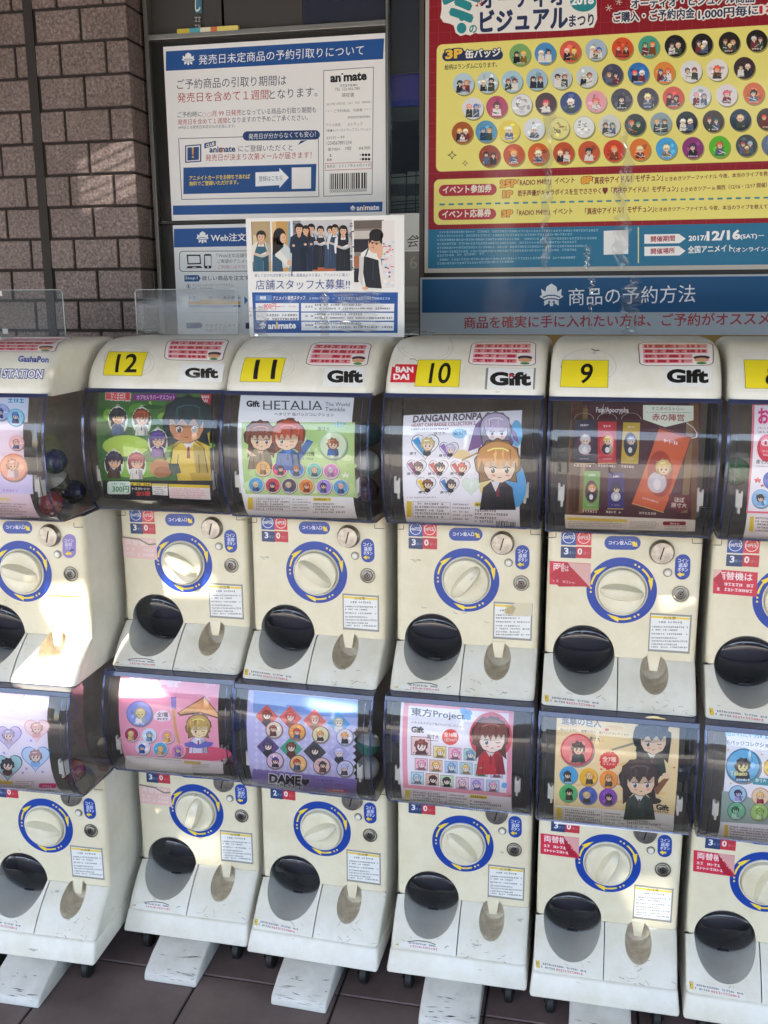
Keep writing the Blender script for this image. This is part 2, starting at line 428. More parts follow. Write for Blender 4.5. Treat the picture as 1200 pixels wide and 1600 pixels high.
M_TRAY = cavity(*CT, .016, 40, .93, 'tray', 4)
M_TONGUE = MB().add([(.0525,-.0012,.1335),(.0785,-.0012,.1335),(.0738,-.0035,.0995),(.0582,-.0035,.0995),(.0525,.004,.1335),(.0785,.004,.1335),(.0738,.004,.0995),(.0582,.004,.0995)],
    [(0,3,2,1),(4,5,6,7),(0,1,5,4),(1,2,6,5),(2,3,7,6),(3,0,4,7)]).me('tongue', bevel=.0008)
def cabinet():
    m = MB(); zs = [z for z in G_FRONT.knots if z <= .122] + [.2, .3, .378]; yb = .235
    for sx in (-HW, HW):
        V = [(sx, G_FRONT(z)+RC, z) for z in zs] + [(sx, yb, z) for z in zs]; n = len(zs)
        m.add(V, [(i, i+1, n+i+1, n+i) for i in range(n-1)])
    m.add([(-HW,yb,.0455),(HW,yb,.0455),(HW,yb,.378),(-HW,yb,.378)], [(0,1,2,3)])
    m.add([(-HW,RC,.378),(HW,RC,.378),(HW,yb,.378),(-HW,yb,.378),(-HW+RC,0,.378),(HW-RC,0,.378)], [(0,4,5,1,2,3)])
    m.add([(-HW,-.0805+RC,.0455),(-HW+RC,-.0805,.0455),(HW-RC,-.0805,.0455),(HW,-.0805+RC,.0455),(HW,yb,.0455),(-HW,yb,.0455)], [(0,1,2,3,4,5)])
    return m.me('cabinet', True)
M_CAB = cabinet()
def strip(xs, pr, cap=True):
    """loft: for each x station a list of (y,z)"""
    n = len(pr[0]); V = [(x, y, z) for x, p in zip(xs, pr) for y, z in p]; F = []
    for i in range(len(xs)-1):
        for j in range(n-1): F.append((i*n+j, i*n+j+1, (i+1)*n+j+1, (i+1)*n+j))
    return V, F
def globe(ztop):
    tab = [(.2,.383),(.1,.383),(.0,.382),(-.06,.3825),(-.079,.385)] + [(y, z) for y, z in T_GLOBE if z < ztop-.002] + [(G_GLOBE(ztop), ztop)]
    W = .145; st = [(-W,.009),(-W+.0008,.0052),(-W+.003,.0022),(-W+.007,0),(W-.007,0),(W-.003,.0022),(W-.0008,.0052),(W,.009)]
    cen = Vector((0, .5)); pr = []
    for x, e in st: pr.append([(y+e*(1 if z > .39 else .3), z+(e*.5 if z < .39 else 0)) for y, z in tab])
    V, F = strip([x for x, e in st], pr); n = len(tab); m = MB().add(V, F)
    for x, p in ((-W, pr[0]), (W, pr[-1])):
        f = [q for q in p if q[1] > .386 or q[0] < -.05]; top = f[-1]
        V = [(x, y, z) for y, z in f] + [(x, .2, z) for y, z in f]; k = len(f)
        m.add(V, [(i, i+1, k+i+1, k+i) for i in range(k-1)])
    return m.me('globe', True), tab
M_GLOBE_U, TABU = globe(.6355); M_GLOBE_L, TABL = globe(.6262)
def globe_rim(ztop):
    m = MB(); W = .145
    for s in (-1, 1):
        pts = [(s*(W-.0015), y+.0022, z) for y, z in T_GLOBE if z < ztop-.002] + [(s*(W-.0015), G_GLOBE(ztop)+.0022, ztop-.001)]
        m.tube(pts, .0021, 8)
        pts = [(s*(W-.016), y+.0030, z) for y, z in T_GLOBE if z < ztop-.002]
        m.tube(pts, .0011, 6)
        m.tube([(s*(W-.0015), -.086, .3895), (s*(W-.0015), -.074, .3862), (s*(W-.0015), .0, .384), (s*(W-.0015), .18, .384)], .0017, 6)
    m.tube([(-W+.002, -.0865, .3895), (W-.002, -.0865, .3895)], .0016, 8)
    return m.me('rim', True)
M_RIM_U, M_RIM_L = globe_rim(.6355), globe_rim(.6262)
def band(ztop, h=.009):
    W = .1445; y0, y1 = G_GLOBE(ztop)-.0012, G_GLOBE(ztop-h)-.0012
    return MB().add([(-W,y0,ztop),(W,y0,ztop),(W,y1,ztop-h),(-W,y1,ztop-h),(-W,y0+.03,ztop),(W,y0+.03,ztop),(-W,y1+.006,ztop-h),(W,y1+.006,ztop-h)],
        [(0,3,2,1),(0,1,5,4),(3,6,7,2)]).me('band', bevel=.0012)
M_BAND_U, M_BAND_L = band(.6355, .0075), band(.6262, .010)
M_BACK = MB().box((-.1435,.085,.384),(.1435,.088,.626)).box((-.143,-.07,.3845),(.143,.085,.3870)).me('back')
def clip(s):
    m = MB(); x = s*.118; y = G_GLOBE(.47)+.010
    m.box((x-.0055,y,.452),(x+.0055,y+.006,.476)).box((x-.0055,y,.476),(x-.002,y+.006,.483)).box((x+.0025,y,.476),(x+.0055,y+.006,.480)).box((x-.0015*s-.002,y+.006,.44),(x-.0015*s+.002,y+.03,.47))
    return m.me('clip')
M_CLIP = {s: clip(s) for s in (-1, 1)}
def lid():
    r = .020; W = .146; st = []
    for i in range(7):
        a = math.radians(90-15*i); st.append((W-r+r*math.sin(a), r*(1-math.cos(a))))
    st = [(-x, e) for x, e in st] + [(x, e) for x, e in st[::-1]]
    base = T_LID + [(.12,.7302),(.19,.7295),(.212,.722),(.222,.70),(.223,.632)]; base = [(-.1005,.6315)] + base
    N = []
    for i in range(len(base)):
        a = Vector(base[max(i-1, 0)]); b = Vector(base[min(i+1, len(base)-1)]); d = (b-a).normalized(); N.append(Vector((d.y, -d.x)))
    pr = []
    for x, e in st: pr.append([(y+e*n.x if False else y+e*abs(n.x)*(1 if y < .1 else -1), z-e*max(-n.y, 0)) for (y, z), n in zip(base, N)])
    V, F = strip([x for x, e in st], pr); n = len(base); m = MB().add(V, F)
    m.add([(x, y, z) for x, p in zip([st[0][0]], pr[:1]) for y, z in p], [list(range(n))]); m.add([(st[-1][0], y, z) for y, z in pr[-1]], [list(range(n))])
    return m.me('lid', True)
M_LID = lid()
# --- controls on the front panel
DX, DZ, DR = -.001, .257, .0656
def knob():
    m = MB(); m.lathe([(.0445,0),(.0445,-.008),(.0435,-.0105),(.041,-.0118),(.030,-.0095),(.015,-.0085),(0.0001,-.0083)], n=48)
    return m.me('knob', True)
def grip():
    m = MB(); n = 18; k = 7; V = []; F = []
    for i in range(n+1):
        t = -1+2*i/n; x = .0405*t; hw = .0158*math.sqrt(max(1-t*t*.93, 0)); h = .0075+.0185*(1-t**4)
        for j in range(k):
            u = -1+2*j/(k-1); p = {0:(1,0),1:(.93,.45),2:(.62,.93),3:(0,1),4:(.62,.93),5:(.93,.45),6:(1,0)}[j]
            V.append((x, -.0065-h*p[1], hw*p[0]*(1 if u > 0 else -1) if j != 3 else 0))
    for i in range(n):
        for j in range(k-1): F.append((i*k+j, i*k+j+1, (i+1)*k+j+1, (i+1)*k+j))
    F += [list(range(k)), [n*k+j for j in range(k)]]
    return m.add(V, F).me('grip', True)
M_KNOB, M_GRIP = knob(), grip()
M_BEZEL = MB().lathe([(.0493,-.0012),(.0488,-.0042),(.0474,-.0048),(.0462,-.0035),(.0458,.001)], n=48).me('bezel', True)
M_SLOTDISC = MB().lathe([(.0235,0),(.0235,-.004),(.0222,-.0055),(.0212,-.011),(.0200,-.0125),(.0001,-.0125)], n=40).me('coin', True)
M_SLOT = MB().box((-.0011,-.0131,-.0125),(.0011,-.0122,.0125)).me('slot')
M_BTN = MB().lathe([(.0085,-.0003),(.0080,-.0012),(.0066,-.0012),(.0062,.002)], n=24).me('btnring', True)
M_BTNC = MB().lathe([(.0060,.001),(.0060,-.0030),(.0052,-.0040),(.0001,-.0042)], n=24).me('btn', True)
M_LOCK = MB().lathe([(.0160,-.0004),(.0155,-.0018),(.0138,-.0018),(.0130,.0015),(.0112,.0015),(.0110,-.0030),(.0100,-.0038),(.0060,-.0038),(.0058,-.0020),(.0001,-.0020)], n=32).me('lock', True)
M_KEYHOLE = MB().lathe([(.0056,-.0024),(.0040,-.0024)], n=20).box((-.0007,-.0042,.0032),(.0007,-.0034,.0085)).lathe([(.0022,-.0030),(.0001,-.0030)], n=12).me('keyhole')
def dome():
    m = MB(); R = .0575; b = .018; pr = []
    for i in range(11):
        a = math.radians(90*i/10); pr.append((R*math.cos(a) if i < 10 else .0001, -b*math.sin(a)))
    m.lathe([(R-.001,.003),(R,.001)] + pr, n=48)
    return m.me('dome', True)
M_DOME = dome()
def domemark():                      # raised arrow and finger tab near the dome's lower rim
    m = MB(); y = -.0145
    P = lambda x, z: (x, -.018*math.sqrt(max(1-(x*x+z*z)/.0568**2, 0))-.0006, z)
    m.tube([P(-.007,-.030), P(0,-.0215), P(.007,-.030)], .0005, 5); m.tube([P(-.011,-.042), P(0,-.043), P(.011,-.042)], .0022, 6)
    return m.me('mark')
M_DMARK = domemark()
def plinth():
    a = [(-.1425,-.0815,.0448),(.1425,-.0815,.0448),(.1425,.235,.0448),(-.1425,.235,.0448)]; b = [(-.1475,-.1032,0),(.1475,-.1032,0),(.1475,.238,0),(-.1475,.238,0)]
    return MB().add(a+b, [(0,1,2,3),(7,6,5,4),(0,4,5,1),(1,5,6,2),(2,6,7,3),(3,7,4,0)]).me('plinth', True, .006, 3)
M_PLINTH = plinth()
def pedal():
    p = [(-.02,-.004),(-.085,-.0085),(-.130,-.021),(-.164,-.0365),(-.1715,-.043),(-.1745,-.0598),(-.03,-.0598)]
    q = [(-.066, 0), (.055, 0)]; V = [(x, y, z) for x, _ in q for y, z in p]; n = len(p)
    F = [list(range(n)), list(range(2*n-1, n-1, -1))] + [(i, (i+1) % n, n+(i+1) % n, n+i) for i in range(n)]
    return MB().add(V, F).me('pedal', True, .0045, 3, 25)
M_PEDAL = pedal()
def caster():
    m = MB(); m.lathe([(.0001,-.009),(.017,-.009),(.021,-.006),(.021,.006),(.017,.009),(.0001,.009)], (0,.012,-.0388), 'X', 24)
    return m.me('wheel', True)
M_WHEEL = caster()
M_FORK = MB().box((-.014,-.012,-.006),(.014,.024,.0005)).box((-.0135,.0,-.034),(-.0105,.022,-.006)).box((.0105,.0,-.034),(.0135,.022,-.006)).me('fork', bevel=.001)

# --- stickers shared by all machines (traced on column 10)
A = Art(Local(G_FRONT, '10'), 600, 800, 4.615)
def ringart():
    a = Art(Local(G_FRONT, '10')); pol = lambda r, t: (DX+r*math.cos(math.radians(t)), DZ+r*math.sin(math.radians(t)))
    def arc(r0, r1, t0, t1, col, L, n=24):
        for i in range(n):
            u, v = t0+(t1-t0)*i/n, t0+(t1-t0)*(i+1)/n; a.raw([pol(r0,u), pol(r1,u), pol(r1,v), pol(r0,v)], col, L)
    arc(.0470, DR, 0, 360, '#0c3f9e', 0, 64)
    for k in range(3):
        o = -120*k
        for t in (186, 178.2):
            c = pol(.0573, t+o); a.raw([(c[0]+.0021*math.cos(j*.6283), c[1]+.0021*math.sin(j*.6283)) for j in range(10)], '#f0dc78', 1)
        arc(.0556, .0592, 171+o, 147+o, '#f2d640', 1, 8)
        a.raw([pol(.0542,147+o), pol(.0638,147+o), pol(.0585,134+o), pol(.0545,123+o)], '#f2d640', 1)
    return a
R_ART = ringart()
def capsule_pill(a, pts4, r, col):   # unused helper kept simple
    return a
def shared_stickers():
    out = {}
    a = Art(A.loc, 600, 800, 4.615)       # coin pill
    a.rrect(468,112,711,206,47,'#12419c',1,3); a.text('コイン投入口',497,172,648,174,28,'#f4f4f4',2,.02); a.micro(575,140,645,141,8,'#7f9ad0',2)
    a.poly([(652,155),(664,146),(678,160),(684,150),(692,186),(660,184),(668,172)],'#f2d640',2)
    out['coin_label'] = a
    a = Art(A.loc, 600, 800, 4.615)       # return pill
    a.rrect(946,238,1049,415,50,'#12419c',1)
    a.text('コイン',966,294,1034,296,26,'#f4f4f4',2,.02); a.text('返却',970,328,1028,330,30,'#e8ecf4',2,.02); a.text('ボタン',966,356,1034,358,26,'#f4f4f4',2,.02)
    a.poly([(962,378),(984,360),(984,370),(1010,372),(1010,386),(984,386),(984,396)],'#f2d640',2)
    out['return_label'] = a
    a = Art(A.loc, 600, 800, 4.615)       # price squares
    a.quad(178,62,279,178,'#1a4a9a',1).quad(279,62,380,179,'#d8343c',1)
    a.ell(229,122,42,42,'#f0f0f0',2,28,0,360,.9).ell(330,124,42,42,'#f0f0f0',2,28,0,360,.9)
    a.text('100円玉',194,134,264,134,24,'#f4f4f4',3,.02); a.text('10円玉',298,136,362,136,24,'#f4f4f4',3,.02)
    out['coin_kind_label'] = a
    for k, t in (('3', '3'), ('2', '2')):
        a = Art(A.loc, 600, 800, 4.615); a.quad(178,184,280,268,'#2c3e6a',1).quad(280,185,383,270,'#c23440',1)
        a.text(t,200,240,230,241,46,'#e4e8ee',2,.03).text('まい',234,238,276,239,20,'#8fa4c8',2).text('0',290,243,322,243,46,'#f0e8e6',2,.03).text('まい',332,241,374,242,20,'#e08a90',2)
        out['price_label'+k] = a
    for torn in (0, 1):
        a = Art(A.loc, 600, 800, 4.615)   # caution sheet
        a.quad(790,658,1065,915,'#ecebe6',1)
        a.quad(796,664,1058,695,'#f0d14a',2); a.text('△注意',880,690,965,692,22,'#7a6a20',3,.01)
        a.micro(835,716,1010,719,15,'#4a4640',2)
        for i, y in enumerate((748,768,796,824,846,868,888)): a.micro(806,y,1050-(70*(i % 2)),y+4,12,'#5a564e',2)
        for e in ((790,658,1065,661),(790,912,1065,915)): a.quad(*e,'#9a968c',2)
        a.quad(790,658,794,915,'#9a968c',2).quad(1061,658,1065,915,'#9a968c',2)
        if torn: a.poly([(940,655),(1068,655),(1068,745),(960,752),(900,738),(860,728),(868,712),(900,700),(935,690)],'#d8cdae',4).poly([(870,700),(930,672),(952,690),(930,735),(880,735)],'#b9a77e',5)
        out['caution_label'+('_torn' if torn else '')] = a
    a = Art(A.loc, 600, 800, 4.615)       # strip on the capsule door, whole
    a.par(62,1262,432,1308,50,'#e4e0d6',1); a.par(64,1262,90,1265,46,'#d8b838',2); a.micro(66,1248,88,1250,24,'#4a4020',3)
    a.micro(96,1240,425,1281,14,'#4c4844',2); a.micro(96,1262,200,1275,14,'#54504a',2); a.micro(205,1277,400,1301,16,'#c8505a',2)
    out['door_notice'] = a
    a = Art(A.loc, 600, 800, 4.615)       # half peeled
    a.poly([(70,1266),(180,1237),(330,1240),(385,1258),(405,1300),(250,1288)],'#e6e3dc',1); a.poly([(70,1266),(100,1256),(105,1268)],'#c8a838',2)
    a.micro(180,1254,390,1270,13,'#54504a',2); a.micro(190,1276,400,1293,15,'#c8505a',2)
    a.line([(170,1241),(250,1231),(330,1237),(385,1252)],5,'#3c3832',2); a.line([(455,1272),(475,1258),(485,1262)],4,'#6a665e',2)
    out['door_notice_torn'] = a
    for nm, x0, x1, xs, yy in (('panel_notch_a',77,142,142,126),('panel_notch_b',1057,1132,1057,165)):   # fine dark gaps in the moulding
        a = Art(A.loc, 600, 800, 4.615); s_ = 1 if xs == x1 else -1
        a.poly([(x0,yy),(x1,yy),(x1,yy-5),(x0,yy-5)],'#2e2a22',1) if s_ > 0 else a.poly([(x0,yy),(x1,yy),(x1,yy-5),(x0,yy-5)],'#2e2a22',1)
        a.poly([(xs-2,yy-5),(xs+2,yy-5),(xs+2,yy-36),(xs-2,yy-36)],'#2e2a22',1); out[nm] = a
    a = Art(A.loc, 600, 800, 4.615); a.poly([(80,914),(112,914),(112,921),(168,921),(168,924),(112,924),(112,930),(80,930)],'#2a2620',1); out['panel_seam'] = a
    return out
STK = shared_stickers()
STKM = {}
for k, a in STK.items():
    o = a.build(k, STICK, off=.0014 if k.startswith('door') else .0004); STKM[k] = o.data; bpy.data.objects.remove(o)
o = R_ART.build('dial_plate', STICK); STKM['dial_plate'] = o.data; bpy.data.objects.remove(o)
def exchange_sticker(faded, curl):
    a = Art(A.loc, 600, 800, 4.615); a.frame(830, 810, 3.243)
    loc = Local(G_FRONT, '9' ); a = Art(loc, 830, 810, 3.243)
    red, wh = (('#e9c3bb', '#f3ded8') if faded else ('#d22c46', '#f6e4e2'))
    a.par(93,333,300,348,118,red,1)
    a.text('両替機は',112,262,276,272,38,wh,2,.02); a.micro(110,292,285,304,16,wh,2); a.micro(110,318,280,330,16,wh,2)
    if curl == 1: a.poly([(185,222),(300,232),(300,348),(280,340)],'#d9a9a2',3).poly([(180,222),(295,345),(140,345),(92,285)],'#b81f36',4).text('替は',150,268,190,270,34,'#f0d8d4',5,.01).micro(125,322,225,335,15,'#e09aa0',5)
    if curl == 2: a.poly([(215,222),(302,232),(300,330)],'#dba39e',3).poly([(215,222),(298,345),(250,335),(226,290)],'#a81a34',4)
    if curl == 3: a.poly([(93,260),(130,226),(128,216),(93,215)],'#e2b8b0',3).poly([(93,262),(128,226),(150,300),(140,330)],'#b8203a',4)
    if faded: a.line([(95,218),(200,232),(255,262),(298,258)],9,'#8a7a60',3)
    return a
EXM = {}
for k, args in dict(curl_middle=(0,1), curl_right=(0,2), curl_left=(0,3), faded=(1,0)).items():
    o = exchange_sticker(*args).build('x', STICK); EXM[k] = o.data; bpy.data.objects.remove(o)

def logo_sticker(col, name, parent):      # black rounded wordmark on a white label, lid of each machine
    fr = {'12': (0,500,3,(855,205,1040,292),(868,272,1024,48)), '11': (340,500,4,(675,298,912,418),(686,392,908,78)), '10': (590,500,4.286,(728,322,1052,465),(752,440,1028,92)), '9': (840,500,3.333,(665,242,905,350),(672,328,890,72))}[col]
    a = Art(Local(G_LID, col), *fr[:3]); x0, y0, x1, y1 = fr[3]; a.quad(x0,y0,x1,y1,'#e9e9e6',1)
    if col == '10':
        for e in ((x0,y0,x1,y0+4),(x0,y1-4,x1,y1),(x0,y0,x0+4,y1),(x1-4,y0,x1,y1)): a.quad(*e,'#8a8880',2)
    tx0, ty, tx1, h = fr[4]; a.text('Gift',tx0,ty,tx1,ty+2,h,'#141414',2,.055,res=4)
    if col == '10': a.poly([(888,368),(894,356),(900,368),(912,366),(903,376),(908,388),(896,380),(884,388),(889,376),(880,366)],'#c43a48',4).ell(896,384,11,9,'#e9e9e6',3)
    return a.build(name, STICK, parent)
def number_plate(col, num, parent):
    fr = {'12': (0,500,3,[(513,150),(694,153),(665,262),(485,258)],(540,246,640,86)), '11': (340,500,4,[(175,238),(428,240),(392,388),(142,384)],(222,370,358,120)), '10': (590,500,4.286,[(275,270),(558,270),(543,448),(250,443)],(340,426,480,138)),
          '9': (840,500,3.333,[(130,211),(368,212),(364,352),(119,348)],(213,332,278,104)), '8': (1080,540,5,[(413,114),(900,118),(890,338),(425,332)],(570,312,690,172))}[col]
    a = Art(Local(G_LID, col), *fr[:3]); p = fr[3]; cx = sum(q[0] for q in p)/4; cy = sum(q[1] for q in p)/4
    a.poly([(cx+(x-cx)*1.02, cy+(y-cy)*1.03) for x, y in p], '#8a7d1e', 1); a.poly(p, '#f0dc28', 2)
    x0, y, x1, h = fr[4]; a.text(num,x0,y,x1,y,h,'#141414',3,.014,res=4,lean=h*.16)
    return a.build('number_plate', STICK, parent)
def lid_warning(col, parent):
    fr = {'13': (0,500,3,[(20,80),(335,80),(262,152),(-40,150)]), '12': (0,500,3,[(800,90),(1088,92),(1045,195),(772,188)]), '11': (340,500,4,[(600,140),(972,146),(938,290),(548,284)]),
          '10': (590,500,4.286,[(635,148),(1065,146),(1060,310),(605,300)]), '9': (840,500,3.333,[(520,115),(910,115),(915,238),(530,240)])}[col]
    L = Local(G_LID, col); P = [L(fr[0]+x/fr[2], fr[1]+y/fr[2]) for x, y in fr[3]]
    b = lambda u, v: ((1-u)*(1-v)*P[0][0]+u*(1-v)*P[1][0]+u*v*P[2][0]+(1-u)*v*P[3][0], (1-u)*(1-v)*P[0][1]+u*(1-v)*P[1][1]+u*v*P[2][1]+(1-u)*v*P[3][1])
    class BL:
        def __init__(s): s.g = G_LID
        def __call__(s, x, y): return b(x, y)
    a = Art(BL(), 0, 0, 100)
    a.rrect(0,0,100,100,14,'#7a4550',1); a.rrect(1.2,2,98.8,98,13,'#f1e6e2',2)
    for i in range(4):
        x1 = 92 if i < 2 else 72; y = 24+21*i
        a.poly([(6,y-15),(x1,y-15),(x1,y+2),(6,y+2)],'#e9a0a4',2.4); a.micro(7,y,x1,y,13,'#c02a3c',3)
        a.micro(7,y,x1,y,13,'#c02a3c',3.4)
    a.ell(84,66,11,9,'#3a2c3c',3); a.ell(84,76,10,9,'#d9a27c',3.5); a.ell(84,90,7,5,'#2f8a46',4)      # plain round face-like dots, no character
    return a.build('warning_sticker', STICK, parent)

def bodypart(name, me, m, root, loc=(0,0,0), rot=None, label=None):
    o = link(name, me, m, root); o.location = loc
    if rot: o.rotation_euler = rot
    if label: o['label'] = label
    return o
def machine(col, upper, label, turn, ex=None, torn=0, notice='door_notice', price='3'):
    x, y, a = MPOS[col]
    root = empty('capsule_machine', (x, y, FLOOR+(H if upper else 0)), a)
    tag(root, label, 'capsule machine', 'two tier row of capsule toy machines')
    P = lambda *q, **k: bodypart(*q, **k)
    P('cabinet', M_CAB, LIDM, root); P('front_panel', FR['panel'], CREAM, root); P('capsule_door', FR['left'], WHITE, root); P('coin_return_panel', FR['right'], WHITE, root)
    P('capsule_chute', M_CHUTE, SCOOPM, root); P('coin_tray', M_TRAY, TRAYM, root); P('tray_tongue', M_TONGUE, CREAM, root)
    d = P('chute_cover', M_DOME, DOMEM, root, (-.066, .0145, .1255), (math.radians(17), 0, 0)); P('finger_tab', M_DMARK, mat_tab, d)
    P('dial_plate', STKM['dial_plate'], STICK, root); P('dial_bezel', M_BEZEL, LIDM, root, (DX, 0, DZ))
    k = P('dial', M_KNOB, KNOBM, root, (DX, -.001, DZ), (0, math.radians(-turn), 0)); P('grip', M_GRIP, KNOBM, k)
    c = P('coin_slot', M_SLOTDISC, STEEL, root, (.0690, 0, .3372)); P('slot', M_SLOT, SEAM, c, rot=(0, math.radians(14), 0))
    b = P('return_button', M_BTN, LOCKM, root, (.0818, -.001, .2975)); P('button_cap', M_BTNC, LIDM, b)
    l_ = P('lock', M_LOCK, LOCKM, root, (.1075, -.0008, .257)); P('keyhole', M_KEYHOLE, SEAM, l_, rot=(0, math.radians(RND.uniform(-40, 40)), 0))
    for s in ('coin_label', 'coin_kind_label', 'panel_seam'): P(s, STKM[s], STICK, root)
    for s in ('panel_notch_a', 'panel_notch_b'): P('panel_notch', STKM[s], STICK, root)
    P('price_label', STKM['price_label'+price], STICK, root)
    if not (col == '13' and upper): P('return_label', STKM['return_label'], STICK, root)
    P('caution_label', STKM['caution_label_torn' if torn else 'caution_label'], STICK, root, label='half scratched off yellow headed caution sticker' if torn else None)
    P('door_notice', STKM[notice], STICK, root, label='worn peeling notice strip' if 'torn' in notice else None)
    if ex: P('exchange_sticker', EXM[ex], STICK, root, label='faded pinkish exchange sticker' if ex == 'faded' else 'red money exchange sticker with a curling corner')
    P('globe', M_GLOBE_U if upper else M_GLOBE_L, GLOBE, root); P('globe_rim', M_RIM_U if upper else M_RIM_L, RIM, root); P('globe_band', M_BAND_U if upper else M_BAND_L, BAND, root)
    P('globe_back', M_BACK, DARKIN, root)
    for s in (-1, 1): P('card_clip', M_CLIP[s], CLIPM, root)
    if upper: P('lid', M_LID, LIDM, root)
    else:
        P('base_plinth', M_PLINTH, WHITE, root); P('foot_pedal', M_PEDAL, PEDM, root)
        for cx, cy in ((-.105, -.072), (.108, -.072), (-.105, .19), (.108, .19)):
            f = P('caster', M_FORK, DARKMET, root, (cx, cy, 0)); P('wheel', M_WHEEL, RUBBER, f)
    return root
mat_tab = mat('cover_tab', '#24242a', .25)
# ------------------------------------------------------------------ the twelve machines
MACH = {}
MACH['13u'] = machine('13', True, 'upper machine at the left edge, jutting forward, blue CAPSULE STATION lettering on its lid', -14)
MACH['12u'] = machine('12', True, 'upper capsule machine with the yellow plate numbered 12 on its lid', -34, 'faded', 0, 'door_notice_torn')
MACH['11u'] = machine('11', True, 'upper capsule machine with the yellow plate numbered 11 on its lid', -36)
MACH['10u'] = machine('10', True, 'upper capsule machine with the yellow plate 10 and a red square sticker on its lid', 50, None, 1, 'door_notice_torn')
MACH['9u'] = machine('9', True, 'upper capsule machine with the yellow plate numbered 9 on its lid', -4, 'curl_middle', 0)
MACH['8u'] = machine('8', True, 'upper capsule machine cut by the right edge, yellow plate with an 8', 20, 'curl_left')
MACH['13l'] = machine('13', False, 'lower machine at the left edge under the CAPSULE STATION machine, hearts on its card', -8)
MACH['12l'] = machine('12', False, 'lower capsule machine under number 12, pink card with a straw hat in its globe', 72, 'faded', 0, 'door_notice_torn')
MACH['11l'] = machine('11', False, 'lower capsule machine under number 11, lavender card of diamonds, price of two coins', 28, None, 0, 'door_notice', '2')
MACH['10l'] = machine('10', False, 'lower capsule machine under number 10, pink bordered card of square badges', -42, None, 0, 'door_notice_torn')
MACH['9l'] = machine('9', False, 'lower capsule machine under number 9, tan card with seven round badges', 65, 'curl_right')
MACH['8l'] = machine('8', False, 'lower capsule machine cut by the right edge, under number 8', 70, 'curl_right')
for c, n in (('12', '12'), ('11', '11'), ('10', '10'), ('9', '9'), ('8', '8')): number_plate(c, n, MACH[c+'u'])
for c in ('12', '11', '10', '9'): logo_sticker(c, 'logo_sticker', MACH[c+'u'])
for c in ('13', '12', '11', '10', '9'): lid_warning(c, MACH[c+'u'])
def lidring(col, cx, cy, rx, ry, fr, worn):
    a = Art(Local(G_LID, col), *fr); a.ell(cx,cy,rx,ry,'#b9b4a6',.2,48,0,360,.985); a.ell(cx,cy,rx*.86,ry*.84,'#c2bdae',.2,48,180 if worn else 0,360,.985)
    if worn:
        for k in range(6):
            t = RND.uniform(60, 250); a.line([(cx+rx*math.cos(math.radians(t)), cy-ry*math.sin(math.radians(t))), (cx+rx*.93*math.cos(math.radians(t+9)), cy-ry*.9*math.sin(math.radians(t+9))), (cx+rx*.97*math.cos(math.radians(t+16)), cy-ry*math.sin(math.radians(t+16)))], 3.2, '#5c564c', .4)
    a.build('lid_ring', STICK, MACH[col+'u'], off=.0002)
lidring('12', 605, 190, 118, 74, (0,500,3), 0); lidring('11', 345, 275, 135, 92, (340,500,4), 0); lidring('10', 318, 175, 185, 105, (590,500,4.286), 1); lidring('9', 265, 240, 145, 90, (840,500,3.333), 1)
a = Art(Local(G_LID, '10'), 590, 500, 4.286)
a.quad(100,297,256,420,'#d3202c',1); a.text('BAN',122,352,240,354,40,'#f6f0ee',2,.045); a.text('DAI',106,400,212,402,40,'#f6f0ee',2,.045); a.poly([(98,296),(122,296),(112,318),(98,312)],'#e6e2d6',3)
a.build('maker_sticker', STICK, MACH['10u'], )
a = Art(Local(G_LID, '13'), 0, 540, 5)
a.text('CAPSULE STATION',-300,246,330,258,66,'#f2f2f4',3,.02,'#26358f',.07,lean=14)
a.text('GashaPon',140,128,380,136,48,'#2f3c8c',3,.03,'#d9dbe6',.05,lean=8)
a.build('lid_lettering', STICK, MACH['13u'])
a = Art(Local(G_FRONT, '13'), 0, 780, 5)
a.rrect(490,272,594,460,50,'#8a78b8',1); a.text('コイン',506,335,574,337,26,'#e8e4f0',2,.02); a.text('返却',508,368,560,370,30,'#ded8ea',2,.02); a.text('ボタン',512,394,578,396,24,'#c9c4dc',2,.02)
a.poly([(512,424),(532,406),(532,416),(560,416),(560,432),(532,432),(532,442)],'#f2d640',3).poly([(545,392),(580,384),(578,402),(552,408)],'#1c3f94',3)
a.build('return_label', STICK, MACH['13u'])['label'] = 'purple return button sticker'

def scuffs(key, seed, marks):
    R = random.Random(seed); a = Art(Local(G_FRONT, '10'), 600, 800, 4.615)
    for (x, y, w_, h_, n) in marks:
        for k in range(n):
            px, py = x+R.random()*w_, y+R.random()*h_; ln = R.uniform(8, 46); an = R.uniform(-.5, .9); pts = [(px, py)]
            for j in range(3): an += R.uniform(-.5, .5); pts.append((pts[-1][0]+ln/3*math.cos(an), pts[-1][1]+ln/3*math.sin(an)))
            a.line(pts, R.uniform(1.2, 3.0), R.choice(('#6a6456','#8a8272','#4e493f','#a39a86','#7a6e58')), .5+.05*k)
    a.build('scuff_marks', STICK, MACH[key], off=.0013)
for i, key in enumerate(MACH):
    rr = random.Random(40+i); scuffs(key, 80+i, [(560,1290,480,70,10),(60,1200,420,90,5),(rr.uniform(600,800),1180,200,150,7),(100,rr.uniform(560,700),800,260,4)][:3 if i % 3 else 4])

